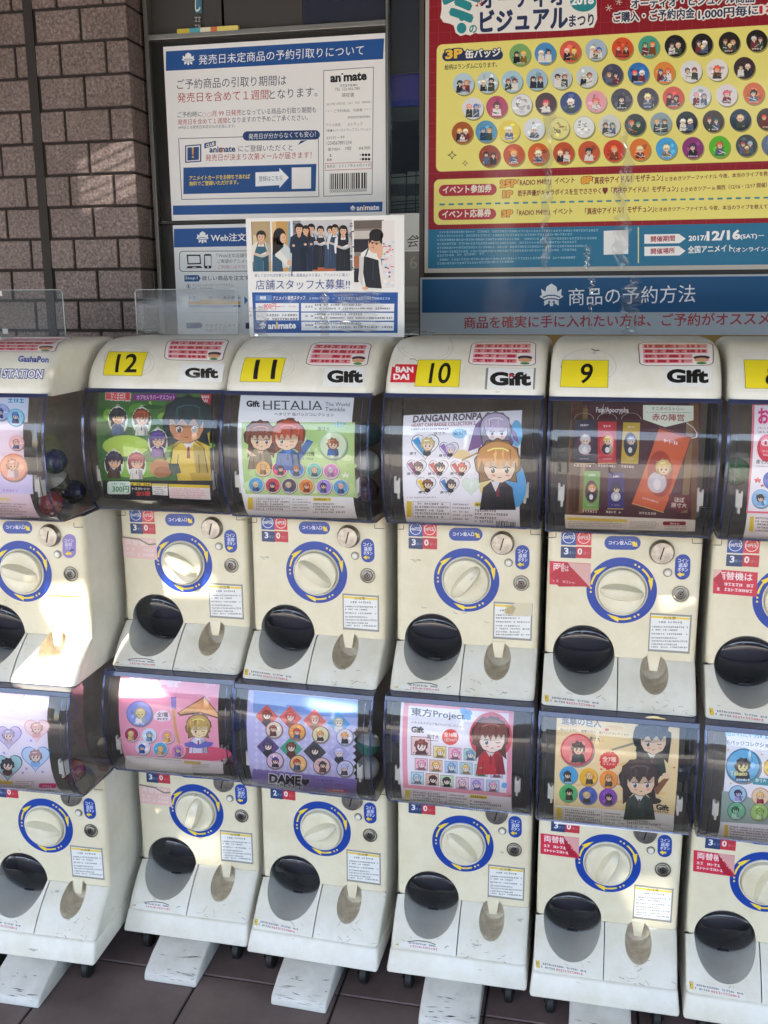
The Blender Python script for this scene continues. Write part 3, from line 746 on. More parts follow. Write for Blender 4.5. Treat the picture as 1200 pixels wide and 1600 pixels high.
PED_G = prof([(-.1745,-.0598),(-.1715,-.043),(-.164,-.0365),(-.130,-.021),(-.085,-.0085)])
class Flat2:
    def __init__(s, g): s.g = g
    def __call__(s, x, y): return x, y
for i, key in enumerate(k for k in MACH if k.endswith('l')):
    R_ = random.Random(60+i); a = Art(Flat2(PED_G), 0, 0, 1)
    for k in range(22):
        x = R_.uniform(-.060, .045); z = R_.choice((-.0365, -.0365, -.043, -.03, -.02))+R_.uniform(-.004, .002); ln = R_.uniform(.004, .035); th = R_.uniform(.0001, .0004); sl = R_.uniform(-.08, .08)
        x2 = min(x+ln, .052); a.raw([(x, z), ((x+x2)/2, z-th+sl*ln/2), (x2, z+sl*ln), ((x+x2)/2, z+th+sl*ln/2)], R_.choice(('#3c3a38','#5a5752','#77736c','#2c2a28')), .3+.1*k)
    a.build('scuff_marks', STICK, MACH[key], off=.0006)

# ------------------------------------------------------------------ printed cards inside the globes (plain stand-ins for the artwork)
def tone(h, k):
    return '#%02x%02x%02x' % tuple(int(max(0, min(255, int(h[i:i+2], 16)*k+(18 if k > 1 else 0)))) for i in (1, 3, 5))
def fig(a, cx, cy, s, hair, skin='#efcfae', cloth='#555566', L=3, side=1):   # anonymous big-headed doll drawn from chance: nobody in particular
    ol = '#3a2c2a'; R = RND.uniform; d = tone(hair, .72); h2 = tone(hair, 1.18)
    back = []
    n = RND.choice((9, 11, 13)); long_ = R(.0, .35)
    for i in range(2*n+1):
        t = math.radians(205-230*i/(2*n)) if False else math.radians(-35+250*i/(2*n)); rr = (.66 if i % 2 else .60)+R(-.02, .03)
        back.append((cx+rr*s*math.cos(t), cy-rr*s*math.sin(t)))
    back += [(cx-.52*s, cy+(.55+long_)*s), (cx-.2*s, cy+.5*s), (cx+.2*s, cy+.5*s), (cx+.54*s, cy+(.55+long_)*s)]
    g = lambda P, k, c=None: [(cx+(x-cx)*k, cy+(y-cy)*k) for x, y in P]
    a.poly(g(back, 1.045), ol, L-.2); a.poly(back, d, L)
    B = [(cx-.5*s,cy+1.38*s),(cx-.40*s,cy+.74*s),(cx-.16*s,cy+.55*s),(cx+.16*s,cy+.55*s),(cx+.40*s,cy+.74*s),(cx+.5*s,cy+1.38*s)]
    a.poly([(x+(-.025 if x < cx else .025)*s, y) for x, y in B], ol, L+.3); a.poly(B, cloth, L+.5); a.poly([(cx+.12*s,cy+.62*s),(cx+.40*s,cy+.74*s),(cx+.5*s,cy+1.38*s),(cx+.2*s,cy+1.38*s)], tone(cloth, .8), L+.7)
    a.line([(cx-.27*s,cy+.9*s),(cx-.3*s,cy+1.38*s)],.02*s,ol,L+.8); a.line([(cx+.27*s,cy+.9*s),(cx+.29*s,cy+1.38*s)],.02*s,ol,L+.8)
    a.poly([(cx-.16*s,cy+.56*s),(cx,cy+.82*s),(cx+.16*s,cy+.56*s)],RND.choice(('#e8e4de','#d8d4cc',tone(cloth,1.3))),L+.9); a.poly([(cx-.03*s,cy+.7*s),(cx+.03*s,cy+.7*s),(cx+.045*s,cy+1.0*s),(cx-.045*s,cy+1.0*s)],RND.choice(('#8a3038','#2c3050','#5a5048')),L+1.0)
    fx, fy = cx+.05*s*side, cy+.17*s; F = [(fx-.44*s,fy-.2*s),(fx-.44*s,fy+.08*s),(fx-.32*s,fy+.3*s),(fx-.06*s,fy+.42*s),(fx+.08*s,fy+.42*s),(fx+.33*s,fy+.3*s),(fx+.44*s,fy+.08*s),(fx+.44*s,fy-.2*s)]
    a.poly([(fx+(x-fx)*1.04, fy+(y-fy)*1.045) for x, y in F], ol, L+1.3); a.poly(F, skin, L+1.6); a.poly([(fx-.43*s,fy-.2*s),(fx+.43*s,fy-.2*s),(fx+.42*s,fy-.02*s),(fx,fy+.04*s),(fx-.42*s,fy-.02*s)], tone(skin, .86), L+1.8)
    e = RND.choice(('#5a4a3a','#4a5a74','#6a5a4a','#50604a')); sh = RND.random() < .25
    for k in (-.19, .21):
        ex, ey = fx+k*s, fy+.07*s
        if sh and k > 0: a.line([(ex-.08*s,ey),(ex,ey+.03*s),(ex+.08*s,ey)],.025*s,ol,L+2.2)
        else: a.ell(ex,ey,.088*s,.085*s,'#f6f4f0',L+2.0,14); a.ell(ex,ey+.01*s,.06*s,.08*s,e,L+2.2,14); a.ell(ex-.02*s,ey-.03*s,.02*s,.022*s,'#ffffff',L+2.5,8); a.line([(ex-.1*s,ey-.07*s),(ex,ey-.1*s),(ex+.1*s,ey-.07*s)],.03*s,ol,L+2.4)
        a.ell(ex+.02*s*side,ey+.15*s,.065*s,.028*s,'#e8a090',L+1.95,10)
    a.line([(fx-.045*s,fy+.27*s),(fx,fy+.285*s),(fx+.05*s,fy+.265*s)],.022*s,'#8a4038',L+2.1)
    top = cy-.12*s; P = [(cx-.57*s,cy+R(.15,.35)*s),(cx-.59*s,top)] + [(cx+.59*s*math.cos(math.radians(t)), top-.46*s*math.sin(math.radians(t))) for t in range(170, 9, -16)] + [(cx+.59*s,top),(cx+.57*s,cy+R(.15,.35)*s)]
    m = RND.choice((6, 8, 10)); part = R(-.25, .25)
    for i in range(m+1):
        x = .47-.94*i/m; P.append((cx+(x+R(-.02,.02))*s, top+(R(.24,.36) if i % 2 else R(.02,.12))*s-abs(x-part)*.10*s))
    a.poly(P, hair, L+2.8)
    for k in range(4):
        x = R(-.45,.4); a.poly([(cx+x*s,top-R(.1,.3)*s),(cx+(x+.05)*s,top-R(.1,.3)*s),(cx+(x+R(-.02,.06))*s,top+R(.08,.22)*s)], RND.choice((d, h2)), L+3.0+.05*k)
    a.line([(cx-.3*s,top-.2*s),(cx-.1*s,top-.27*s),(cx+.15*s,top-.27*s),(cx+.32*s,top-.19*s)],.045*s,tone(hair, 1.4),L+3.4)
def head(a, x, y, r, c1, skin, L):
    R = RND.uniform
    P = []
    for i in range(18): t = 2*math.pi*i/18; q = (.46 if i % 2 else .38)*r*R(.94,1.08); P.append((x+q*math.cos(t), y-.02*r-q*math.sin(t)))
    a.poly(P, tone(c1,.75), L+1.1); a.ell(x+.02*r,y+.06*r,.28*r,.29*r,skin,L+1.4,16)
    for k in (-.11,.13): a.ell(x+k*r,y+.1*r,.045*r,.065*r,'#3c302c',L+1.6,8)
    a.line([(x-.05*r,y+.24*r),(x+.06*r,y+.24*r)],.035*r,'#a05a50',L+1.6)
    P = [(x-.36*r,y+.18*r)] + [(x+.38*r*math.cos(math.radians(t)), y-.06*r-.34*r*math.sin(math.radians(t))) for t in range(170, 9, -20)] + [(x+.36*r,y+.18*r)]
    for i in range(6): u = .3-.6*i/5; P.append((x+u*r, y+(.08 if i % 2 else -.08)*r+R(-.03,.03)*r))
    a.poly(P, c1, L+1.8); a.line([(x-.2*r,y-.22*r),(x+.1*r,y-.25*r)],.06*r,tone(c1,1.35),L+2)
def disc(a, cx, cy, r, rim, fill, c1, c2=None, skin='#efcfae', L=2, sl=1.0):
    R = RND.uniform; c2 = c2 or RND.choice(('#2c2c36','#e2ded8',tone(c1,.7),'#6a4a44','#4a6088'))
    a.ell(cx+.05*r,cy+.08*r,r*1.04,r*1.05,'#8d8a86',L-.3,26); a.ell(cx,cy,r,r*sl,rim,L,30); a.ell(cx,cy,r*.91,r*.91*sl,fill,L+.4,30)
    for k in range(4): t = R(0, 6.28); a.ell(cx+.55*r*math.cos(t),cy-.55*r*math.sin(t),R(.1,.26)*r,R(.1,.24)*r,tone(fill, R(.82,1.12)),L+.5+.03*k,12)
    dx = R(-.14,.14)*r; y = cy+R(-.16,-.02)*r; x = cx+dx
    a.poly([(x-.42*r,cy+.74*r),(x-.34*r,y+.34*r),(x,y+.24*r),(x+.36*r,y+.36*r),(x+.44*r,cy+.72*r)],c2,L+.8); a.poly([(x+.06*r,y+.3*r),(x+.36*r,y+.36*r),(x+.44*r,cy+.72*r),(x+.16*r,cy+.8*r)],tone(c2,.75),L+.95)
    head(a, x, y, r, c1, skin, L)
    if RND.random() < .7: a.micro(cx-.4*r,cy+.84*r,cx+.4*r,cy+.84*r,.13*r,RND.choice(('#4a4448','#f4f2ee')),L+2.2)
def card(col, upper, fr, corners, base):
    a = Art(Local(G_CARD, col, upper), *fr); P = [a.q(*p) for p in corners]
    x0 = (P[0][0]+P[3][0])/2; x1 = (P[1][0]+P[2][0])/2; zt = (P[0][1]+P[1][1])/2; zb = max((P[2][1]+P[3][1])/2, .386)
    a.raw([(x0, P[0][1]), (x1, P[1][1]), (x1, max(P[2][1], .386)), (x0, max(P[3][1], .386))], base, 0)
    a.rc = (x0, x1, zb, zt); return a
def fin(a, key, label):
    x, y, t = MPOS[key[:-1]]
    o = a.build('display_card', PAPER, None, g=G_CARD, off=.0003)
    o.location = (x, y, FLOOR+(H if key[-1] == 'u' else 0)); o.rotation_euler = (0, 0, t)
    tag(o, label, 'display card', 'printed display cards inside the globes')
def legal(a, pts, barcode=False):
    """pale legal strip: pts = (x0,y0,x1,y1) in px with slope sl"""
    x0, y0, x1, y1, sl = pts; w = x1-x0; h = y1-y0; s = lambda u: sl*u
    a.poly([(x0+.02*w,y0+s(.02)),(x0+.065*w,y0+s(.065)),(x0+.065*w,y0+.62*h+s(.065)),(x0+.02*w,y0+.62*h+s(.02))],'#e6cf3e',2)
    for i in range(5): a.micro(x0+.09*w,y0+h*(.12+.125*i)+s(.09),x0+(.34+.05*(i % 2))*w,y0+h*(.12+.125*i)+s(.36),h*.085,'#5d5a58',2)
    a.line([(x0+.075*w,y0+s(.07)),(x0+.40*w,y0+s(.40)),(x0+.40*w,y0+.66*h+s(.40)),(x0+.075*w,y0+.66*h+s(.075)),(x0+.075*w,y0+s(.07))],max(1,h*.012),'#8a8886',2)
    for i in range(5): a.micro(x0+.42*w,y0+h*(.1+.14*i)+s(.42),x0+(.56+.03*(i % 2))*w,y0+h*(.1+.14*i)+s(.58),h*.07,'#77746f',2)
    a.par(x0+.61*w,y0+.12*h+s(.61),x0+.77*w,y0+.12*h+s(.77),.15*h,'#e6cf3e',2); a.micro(x0+.62*w,y0+.1*h+s(.62),x0+.76*w,y0+.1*h+s(.76),.09*h,'#5d5222',3)
    for i in range(4): a.micro(x0+.61*w,y0+h*(.32+.14*i)+s(.61),x0+(.80+.1*(i % 2))*w,y0+h*(.32+.14*i)+s(.85),h*.09,'#55524e',2)
    if barcode:
        u = .80
        while u < .965:
            b = RND.choice((.004,.007,.01)); a.poly([(x0+u*w,y1-.19*h),(x0+(u+b)*w,y1-.19*h),(x0+(u+b)*w,y1+.0*h),(x0+u*w,y1-.0*h)],'#33302e',2); u += b+RND.choice((.004,.007))

# 12 upper: green sheet, yellow shirted stand-in on the right
a = card('12', True, (0,500,3), [(480,318),(984,330),(1000,850),(488,830)], '#3f7230')
x0, x1, zb, zt = a.rc
for i in range(46):
    cx, cy = RND.uniform(500,970), RND.uniform(345,730); a.ell(cx,cy,RND.uniform(16,52),RND.uniform(10,34),RND.choice(('#5f9a36','#2f5f2c','#86b43e','#4b8434','#a4c64c')),.4+.01*i,12)
a.ell(590,590,110,50,'#b5cf52',1,26).ell(640,700,150,40,'#8bb944',1.1,26)
a.poly([(484,752),(998,752),(1000,856),(488,836)],'#16181c',1.4)
a.text('幽遊白書',497,374,612,378,38,'#e23a3a',3,.04,'#f4dcd8',.07)
a.rrect(622,346,832,378,15,'#8c2a86',2); a.text('カプセルラバーマスコット',642,374,820,374,22,'#f2d6ee',3,.02)
a.quad(940,348,986,392,'#d3243a',2); a.text('BAN',946,368,980,368,15,'#f4e8e6',3,.04).text('DAI',946,386,974,386,15,'#f4e8e6',3,.04)
for cx, cy, h, c in ((553,452,'#23242c','#2f5f8a'),(664,456,'#9a4a2c','#d8d4cc'),(740,556,'#5a3f8a','#7a4aa0'),(535,656,'#352a44','#5a4636'),(640,660,'#a83c4a','#e2d8d0')):
    a.ell(cx,cy-44,9,12,'#d8d8d0',2.2,12,0,360,.7); a.ell(cx,cy+18,46,66,'#e4ead8',2,24); fig(a,cx,cy,62,h,'#e8bd94',c,2.6)
a.poly([(790,470),(850,560),(820,640),(835,752),(990,752),(985,500),(960,545),(880,590),(830,540)],'#dcc23c',2.5)
a.poly([(850,560),(880,590),(940,560),(985,700),(985,752),(900,752)],'#c4a52c',2.8)
fig(a,884,470,178,'#17383c','#d0986a','#dcc23c',3.4,-1)
a.ell(752,695,50,44,'#c98f5e',4,20).ell(762,712,40,26,'#ad6f40',4.4,18).poly([(790,672),(838,672),(850,716),(800,726)],'#1e4a3c',4.2)
a.rrect(504,756,612,816,10,'#dfeee2',2.4); a.text('300円',528,806,604,808,30,'#3a8a4c',3,.03).micro(524,772,590,773,9,'#6a8a72',3)
a.quad(610,760,712,778,'#e8cf3a',2.4); a.micro(616,775,706,776,11,'#4a4014',3); a.micro(618,796,705,798,13,'#d8d8d8',2.5); a.text('全5種',638,822,704,824,22,'#e04a44',3,.04)
a.poly([(714,766),(786,768),(788,822),(716,818)],'#f0efec',2.4); a.quad(716,767,784,778,'#e8cf3a',3); a.block(720,780,782,818,4,'#77726c',3)
a.poly([(790,768),(984,774),(988,842),(796,834)],'#f3e9e8',2.4); a.poly([(790,768),(984,774),(985,788),(791,782)],'#e8cf3a',3); a.block(800,788,980,834,6,'#d2707a',3)
fin(a, '12u', 'green card with yellow shirted figure, in the globe of machine 12')

# 11 upper
a = card('11', True, (340,500,4), [(160,466),(860,486),(868,1240),(185,1225)], '#f4f3f4')
a.poly([(152,640),(860,640),(866,1108),(176,1086)],'#bcd78e',.5)
for i in range(40): a.ell(RND.uniform(190,840),RND.uniform(670,1070),RND.uniform(14,50),RND.uniform(12,40),RND.choice(('#cde3a0','#a9c97a','#d9ebb4','#b2d286')),.6+.01*i,12)
a.text('Gift',180,543,264,545,40,'#1c1c20',2,.05); a.text('HETALIA',285,560,656,562,56,'#37474a',2,.0,res=4)
for X in (288,352,400,452,506,560,610): a.quad(X,556,X+40,561,'#37474a',2)
a.text('The World',675,538,826,541,24,'#3c4648',2); a.text('Twinkle',672,570,797,572,25,'#3c4648',2); a.text('ヘタリア 缶バッジコレクション',356,598,727,604,21,'#3a3a3c',2,.01)
fig(a,268,725,150,'#8c4a2c','#f2d6b4','#8d7a5c',1.6); fig(a,440,720,158,'#c2522a','#f2d6b4','#3a6cb0',2.2,-1)
a.poly([(500,830),(560,745),(600,760),(545,840),(500,900)],'#3a6cb0',2.1).poly([(205,850),(168,800),(190,812),(245,850)],'#f2d6b4',2.1)
a.text('原寸大',626,692,702,694,26,'#5a5a4c',2,.01); a.text('ヘタリア',722,668,800,674,34,'#3c9ac4',2,.05,'#e8f2f4',.06)
disc(a,722,782,88,'#a8cfa0','#dfe9cc','#9a5a3c','#4a6fb0'); a.text('全12種',528,848,606,850,26,'#5a6a4a',2,.02).micro(528,872,600,874,14,'#7a8a66',2)
for i, (x, f, c) in enumerate(((285,'#f0c070','#d8a870'),(388,'#e0506a','#3a2a3a'),(495,'#3f8cd0','#b0683c'),(605,'#5cc0b0','#e0a890'),(710,'#d878c0','#c8b0d0'))): disc(a,x,928+i*4,49,'#e8e4dc',f,c)
for i, (x, f, c) in enumerate(((240,'#5aa8dc','#d8c8a0'),(345,'#d84a5c','#4a3458'),(448,'#5a4a60','#c8b890'),(553,'#e8923c','#b05a30'),(665,'#b090dc','#3a3a58'),(770,'#58a8e0','#e0a8a0'))): disc(a,x,1030+i*3,49,'#e8e4dc',f,c)
a.poly([(790,962),(798,948),(806,962),(822,962),(809,972),(814,988),(798,979),(784,988),(788,972),(776,962)],'#eef4e0',2)
legal(a, (178,1108,866,1230,10))
fin(a, '11u', 'white and green card headed HETALIA, in the globe of machine 11')

# 10 upper
a = card('10', True, (590,500,4.286), [(198,640),(970,604),(953,1390),(178,1372)], '#f3f1f4')
a.text('DANGAN RONPA',235,688,702,668,48,'#6a5a66',2,.035,lean=6); a.text('HEART CAN BADGE COLLECTION 2',228,718,655,702,24,'#a8646a',2,.02); a.micro(225,738,490,734,13,'#7a6a70',2)
a.text('原寸大',376,772,456,768,22,'#8a8478',2,.01); a.ell(548,760,50,34,'#a8d4ea',1.6); a.text('全9種',505,772,596,768,30,'#4a8ab8',2,.02)
a.ell(905,1110,90,160,'#58aee0',1).ell(930,760,40,90,'#78bce4',1).ell(560,900,60,30,'#f0d8a0',1).ell(720,1110,40,70,'#f2dc96',1)
a.poly([(700,660),(655,700),(640,800),(605,880),(690,850),(700,800)],'#8a6a9c',2).poly([(880,700),(930,760),(950,830),(910,800)],'#8a6a9c',2)
fig(a,790,720,160,'#cfc2d8','#f6ecec','#5a3f74',2.4); a.ell(800,820,110,60,'#7a5a94',2.3)
a.poly([(560,935),(680,880),(684,888),(566,944)],'#b08a50',3)
fig(a,805,950,232,'#dca868','#f6e0c8','#26242a',4.6)
a.poly([(760,1080),(790,1150),(820,1080)],'#e8e8ea',8.5)
def heart(cx, cy, s, fill, c, rim='#5a5660'):
    pts = []
    for i in range(28):
        t = 2*math.pi*i/28; pts.append((cx+s*.062*16*math.sin(t)**3*.98, cy-s*.062*(13*math.cos(t)-5*math.cos(2*t)-2*math.cos(3*t)-math.cos(4*t))))
    a.poly([(cx+(x-cx)*1.06, cy+(y-cy)*1.06) for x, y in pts], rim, 2.0); a.poly(pts, fill, 2.3)
    if c: a.poly([(cx-.95*s,cy-.35*s),(cx-.5*s,cy-.6*s),(cx,cy+.5*s),(cx-.1*s,cy+.8*s)],c[1],2.6); a.ell(cx+.12*s,cy+.56*s,.3*s,.24*s,'#2c2a30',2.8,12); head(a,cx+.16*s,cy-.05*s,1.22*s,c[0],'#f2dcc4',2)
heart(320,838,92,'#f2f2f4',('#d8c08a','#3a9ad4')); heart(478,866,64,'#ece8f0',('#d0c6dc','#8a5aa8'))
for cx, cy, h, k in ((262,986,'#5a3038','#8a2a70'),(408,990,'#2c2832','#c83038'),(555,992,'#c84a30','#c03038'),(326,1102,'#7a4430','#e8c83a'),(482,1104,'#34303a','#2a7ab8')): heart(cx,cy,66,'#ece9ec',(h,k))
heart(628,1108,64,'#dfeadc',None,'#c8d8c4'); a.text('?',612,1130,644,1130,48,'#eef4ec',3,.04)
for x, y in ((215,898),(412,912),(198,1034),(338,1034),(488,1032),(275,1158),(420,1158)): a.text('原寸',x,y+4,x+46,y+2,17,'#3a363a',4,.03)
a.micro(195,1192,390,1190,8,'#7a767a',2)
legal(a, (180,1212,950,1385,22), True)
fin(a, '10u', 'white card headed DANGAN RONPA with heart badges, in the globe of machine 10')

# 9 upper
a = card('9', True, (840,500,3.333), [(178,415),(838,421),(815,1095),(148,1080)], '#4a1622')
a.poly([(178,415),(232,416),(226,1010),(146,1008)],'#6e4326',.4).poly([(782,420),(838,421),(822,1038),(800,1038)],'#744a28',.4)
for i in range(9): a.quad(182+i*6,425,185+i*6,1000,RND.choice(('#7d5030','#5f3820')),.5)
a.quad(236,420,790,452,'#3a1018',.6).quad(236,460,240,1005,'#8a6a40',.8).quad(776,460,780,1005,'#8a6a40',.8)
a.text('Fate/Apocrypha',305,490,474,492,36,'#ece4e0',2,.02); a.poly([(345,432),(338,490),(332,490)],'#ece4e0',2)
for x in (242,362,487):
    a.ell(x,518,52,34,'#c8b8a4',1.2,24,0,180,.95)
a.poly([(549,443),(812,447),(812,522),(664,558),(549,518)],'#eef0dc',2); a.text('ミニタペストリー',595,470,760,474,18,'#5a4a38',3,.01); a.text('赤の陣営',597,524,763,528,36,'#a0303a',3,.02); a.micro(565,484,798,486,5,'#8a8268',3)
def banner(pts, col, hair, rim):
    a.poly(pts, col, 2); (xa,ya),(xb,yb),(xc,yc),(xd,yd) = pts
    m = lambda u, v: (xa+(xb-xa)*u+(xd-xa)*v, ya+(yb-ya)*u+(yd-ya)*v); w = xb-xa; h = math.hypot(xd-xa, yd-ya)
    c = m(.5,.55); a.ell(c[0],c[1],.40*abs(w),.29*h,rim,2.3,26); q = m(.53,.46)
    k_ = m(.5,.66); a.ell(k_[0],k_[1],.30*abs(w),.13*h,RND.choice(('#2a2a34','#c8c4c8','#3a2c34')),2.7,20); a.ell(k_[0],k_[1]+.02*h,.12*abs(w),.07*h,'#e4e0dc',2.8,12); head(a,q[0],q[1],.62*abs(w),hair,'#eccfb0',2.2)
    q = m(.28,.16); r = m(.72,.15); a.micro(q[0],q[1],r[0],r[1],.05*h,'#ece4e0',3); q = m(.25,.9); r = m(.75,.9); a.micro(q[0],q[1],r[0],r[1],.025*h,'#d8d0c8',3)
    q = m(0,.012); r = m(1,.012); a.line([q, r], 5, '#2a1a14', 2.5); q = m(0,.99); r = m(1,.99); a.line([q, r], 4, '#d8b870', 2.5)
banner([(192,517),(299,518),(296,750),(192,748)],'#2a2440','#d8d4d8','#5a2030'); banner([(314,523),(411,524),(408,748),(314,748)],'#c02a34','#e0c070','#d84a44'); banner([(446,528),(534,530),(524,750),(434,746)],'#c8aa3c','#b8b4c8','#3a3034')
banner([(243,780),(327,782),(318,988),(234,986)],'#7aa85a','#c89a60','#6a3440'); banner([(368,788),(452,790),(450,986),(364,984)],'#3a2a74','#2a2440','#2c2454')
a.poly([(640,570),(800,620),(660,998),(640,992),(795,625)],'#2a141c',1.6)
banner([(634,560),(800,608),(656,998),(490,958)],'#d0602c','#dcc078','#a83a24')
a.line([(775,535),(810,560),(830,590),(826,612),(800,616)],5,'#e0dcd8',3)
for x, y, w_ in ((188,762,92),(314,764,96),(434,768,84),(232,1000,80),(356,1004,80),(528,1010,90)): a.micro(x,y,x+w_,y+4,13,'#e0cfc4',3)
a.poly([(684,908),(800,912),(800,975),(742,1002),(684,978)],'#6a1a24',2.4); a.text('ほぼ',714,948,764,950,26,'#ecd8c4',3,.02).text('原寸大',696,974,776,978,24,'#ecd8c4',3,.02)
a.poly([(140,1012),(822,1040),(818,1100),(146,1084)],'#e9e2d6',2); a.par(154,1040,466,1052,14,'#e0c64a',2.5); a.block(160,1046,460,1080,4,'#8a8478',3); a.block(480,1046,640,1086,4,'#8a8478',3); a.rrect(652,1048,772,1068,8,'#8a2430',2.6); a.micro(690,1064,740,1066,11,'#f0dcd8',3); a.block(660,1070,790,1092,2,'#77706a',3)
fin(a, '9u', 'dark maroon card of banners, one big and orange, in globe 9')

# 8 upper
a = card('8', True, (1080,540,5), [(478,450),(1500,470),(1500,1560),(415,1515)], '#f6f1f2')
for e in (((476,448),(1480,470),(1480,486),(478,466)),((476,448),(492,449),(436,1305),(428,1300)),((428,1290),(1480,1330),(1480,1345),(428,1306))): a.poly(e,'#ee7d8c',1)
a.text('おそ松さん',526,612,980,622,126,'#e0387e',2,.05,'#fadce8',.05); a.text('ハートピック',520,656,720,660,24,'#3a3438',2,.01); a.text('（おしくん',520,684,640,688,20,'#3a3438',2,.01)
a.ell(592,800,78,108,'#d83a52',2); a.ell(592,790,58,76,'#e8606e',2.4); a.ell(585,760,40,26,'#f2e4e4',3); a.text('1',572,775,590,775,28,'#c83048',3.5,.04); a.micro(556,830,630,834,14,'#f4d8da',3); a.micro(560,860,630,866,14,'#f4d8da',3)
a.text('原寸大',508,922,600,926,32,'#3a3438',2,.02); a.line([(505,940),(600,944)],3,'#6a6468',2)
for cx, cy, r in ((520,1050,28),(555,1092,14)): a.poly([(cx+r*(1 if i % 2 == 0 else .42)*math.sin(i*math.pi/5), cy-r*(1 if i % 2 == 0 else .42)*math.cos(i*math.pi/5)) for i in range(10)],'#e2566a',2)
disc(a,545,1195,74,'#7ab0dc','#9cc8e8','#23242c','#8ab8e0'); disc(a,630,1050,70,'#3a5ab0','#5a7ac8','#23242c','#3a5ab0')
a.poly([(460,1332),(490,1333),(486,1450),(452,1447)],'#e6cf3e',2)
for i in range(5): a.micro(500,1352+24*i,640,1360+24*i,14,'#55524e',2)
fin(a, '8u', 'white card with pink border and red hearts, behind plate 8')

# 13 upper
a = card('13', True, (0,540,5), [(-700,350),(228,384),(300,1345),(-640,1330)], '#efdde6')
a.poly([(-700,350),(228,384),(218,600),(-700,600)],'#e4e8f4',.4); a.poly([(-700,950),(255,1010),(262,1160),(-700,1150)],'#dcd4f0',.5)
a.micro(62,448,195,452,38,'#4ab4dc',2); disc(a,8,520,66,'#8aa4d8','#b4c4e8','#3a4a9a','#5a4aa0'); disc(a,122,560,68,'#5ab8dc','#a4d8ec','#4a7ac8','#3a4a7a'); disc(a,130,760,60,'#e8a0a8','#f2c4c0','#d89a90'); disc(a,105,950,108,'#ee9a7a','#f4b898','#e8b8a0','#f0dcd8')
disc(a,-120,560,80,'#8aa4d8','#b4c4e8','#7a6ac0'); disc(a,-110,920,100,'#e8b060','#f0c890','#c88a60')
a.micro(20,1140,150,1146,22,'#c4a0dc',2); a.par(-60,1208,78,1212,24,'#ecd9a0',2)
for i in range(5): a.micro(-60,1236+19*i,210-(30*(i % 3)),1246+19*i,11,'#8a8480',2)
a.micro(160,1340,300,1346,10,'#6a6664',2)
fin(a, '13u', 'pale pink and lavender card with an orange badge, in the globe beside number 12')

# 13 lower
a = card('13', False, (0,1040,3.077), [(-560,80),(278,128),(276,612),(-540,585)], '#efe6ee')
def heart2(cx, cy, s, rim, fill, c=None, inner=None):
    pts = []
    for i in range(30):
        t = 2*math.pi*i/30; pts.append((cx+s*.062*16*math.sin(t)**3, cy-s*.062*(13*math.cos(t)-5*math.cos(2*t)-2*math.cos(3*t)-math.cos(4*t))))
    a.poly(pts, rim, 2); a.poly([(cx+(x-cx)*.93, cy+(y-cy)*.93) for x, y in pts], fill, 2.4)
    if c: a.ell(cx-.02*s,cy+.42*s,.34*s,.26*s,inner or c,2.8,14); head(a,cx-.02*s,cy-.08*s,1.05*s,c,'#f0d8c8',2)
for i in range(60): a.ell(RND.uniform(-150,270),RND.uniform(150,540),2.4,2.4,'#cfc4e0',1,6)
heart2(55,150,66,'#e07aa0','#f6dde8'); heart2(172,440,70,'#5a8cc8','#c4d8ec','#b89490','#8ab4e0'); heart2(38,482,72,'#3a5a6a','#a8ccd0','#2c3038','#5a2a34'); heart2(42,338,64,'#8a7ab0','#d8cce8','#c8b8c8'); heart2(178,305,62,'#e0a0a8','#f4d8d8','#e0b0a8'); heart2(-110,410,70,'#8a7ab0','#d8cce8','#9a6a60')
a.rrect(110,112,166,136,11,'#d83a80',2); a.micro(120,132,158,134,11,'#f4d8e4',3); a.rrect(187,565,272,588,10,'#d83a80',2); a.micro(205,584,250,586,11,'#f4d8e4',3)
a.par(-20,564,62,572,16,'#e0c84a',2); a.block(74,552,180,592,4,'#8a8480',2); a.micro(225,600,262,604,8,'#6a6664',2)
for x, y in ((20,420),(150,360),(110,515),(205,510),(128,495)): a.ell(x,y,7,7,'#b8b0e0',1.5,10)
fin(a, '13l', 'white card of heart shaped badges, in the lowest globe at the left edge')

# 12 lower
a = card('12', False, (160,1020,5), [(186,140),(930,206),(945,940),(190,900)], '#f0aabd')
for i in range(10): a.ell(RND.uniform(560,900),RND.uniform(240,420),5,5,'#f8d4de',1,8)
a.ell(780,790,230,60,'#e0607e',1,30); a.text('Mooser',215,262,622,272,84,'#f6dfe6',2,.06,res=3); a.micro(780,235,890,244,16,'#f4c8a8',2); a.micro(800,254,886,262,12,'#f6dfe6',2)
disc(a,288,475,101,'#7a88c8','#93a2dc','#ecd890','#f0eee8','#f0dc9c'); a.ell(468,492,58,46,'#f0e4ea',2).ell(430,500,30,28,'#f0e4ea',2.1).ell(505,505,30,28,'#f0e4ea',2.1)
a.text('全7種',430,498,512,502,38,'#3a3438',3,.02); a.micro(428,524,514,528,18,'#4a4448',3)
for x, y, f, c in ((228,637,'#a83058','#e8d080'),(366,645,'#cfe4ee','#7a90b0'),(507,652,'#e8a0b8','#e8c040'),(316,742,'#e0e0e8','#3a5ab0'),(453,752,'#4ab0d8','#f0b060'),(592,765,'#e890b0','#8a7ac0')): disc(a,x,y,58,'#e8dce0',f,c,c,'#f0dc9c')
a.line([(556,420),(572,590),(602,712)],20,'#d8a860',2.4); a.poly([(536,345),(578,345),(574,436),(542,436)],'#8a80c8',2.6)
fig(a,750,575,150,'#c9a85c','#f2dfae','#e6e2ec',2.2)
a.poly([(640,705),(700,690),(750,720),(800,690),(870,700),(850,730),(750,745),(650,730)],'#6a6cc0',5.7)
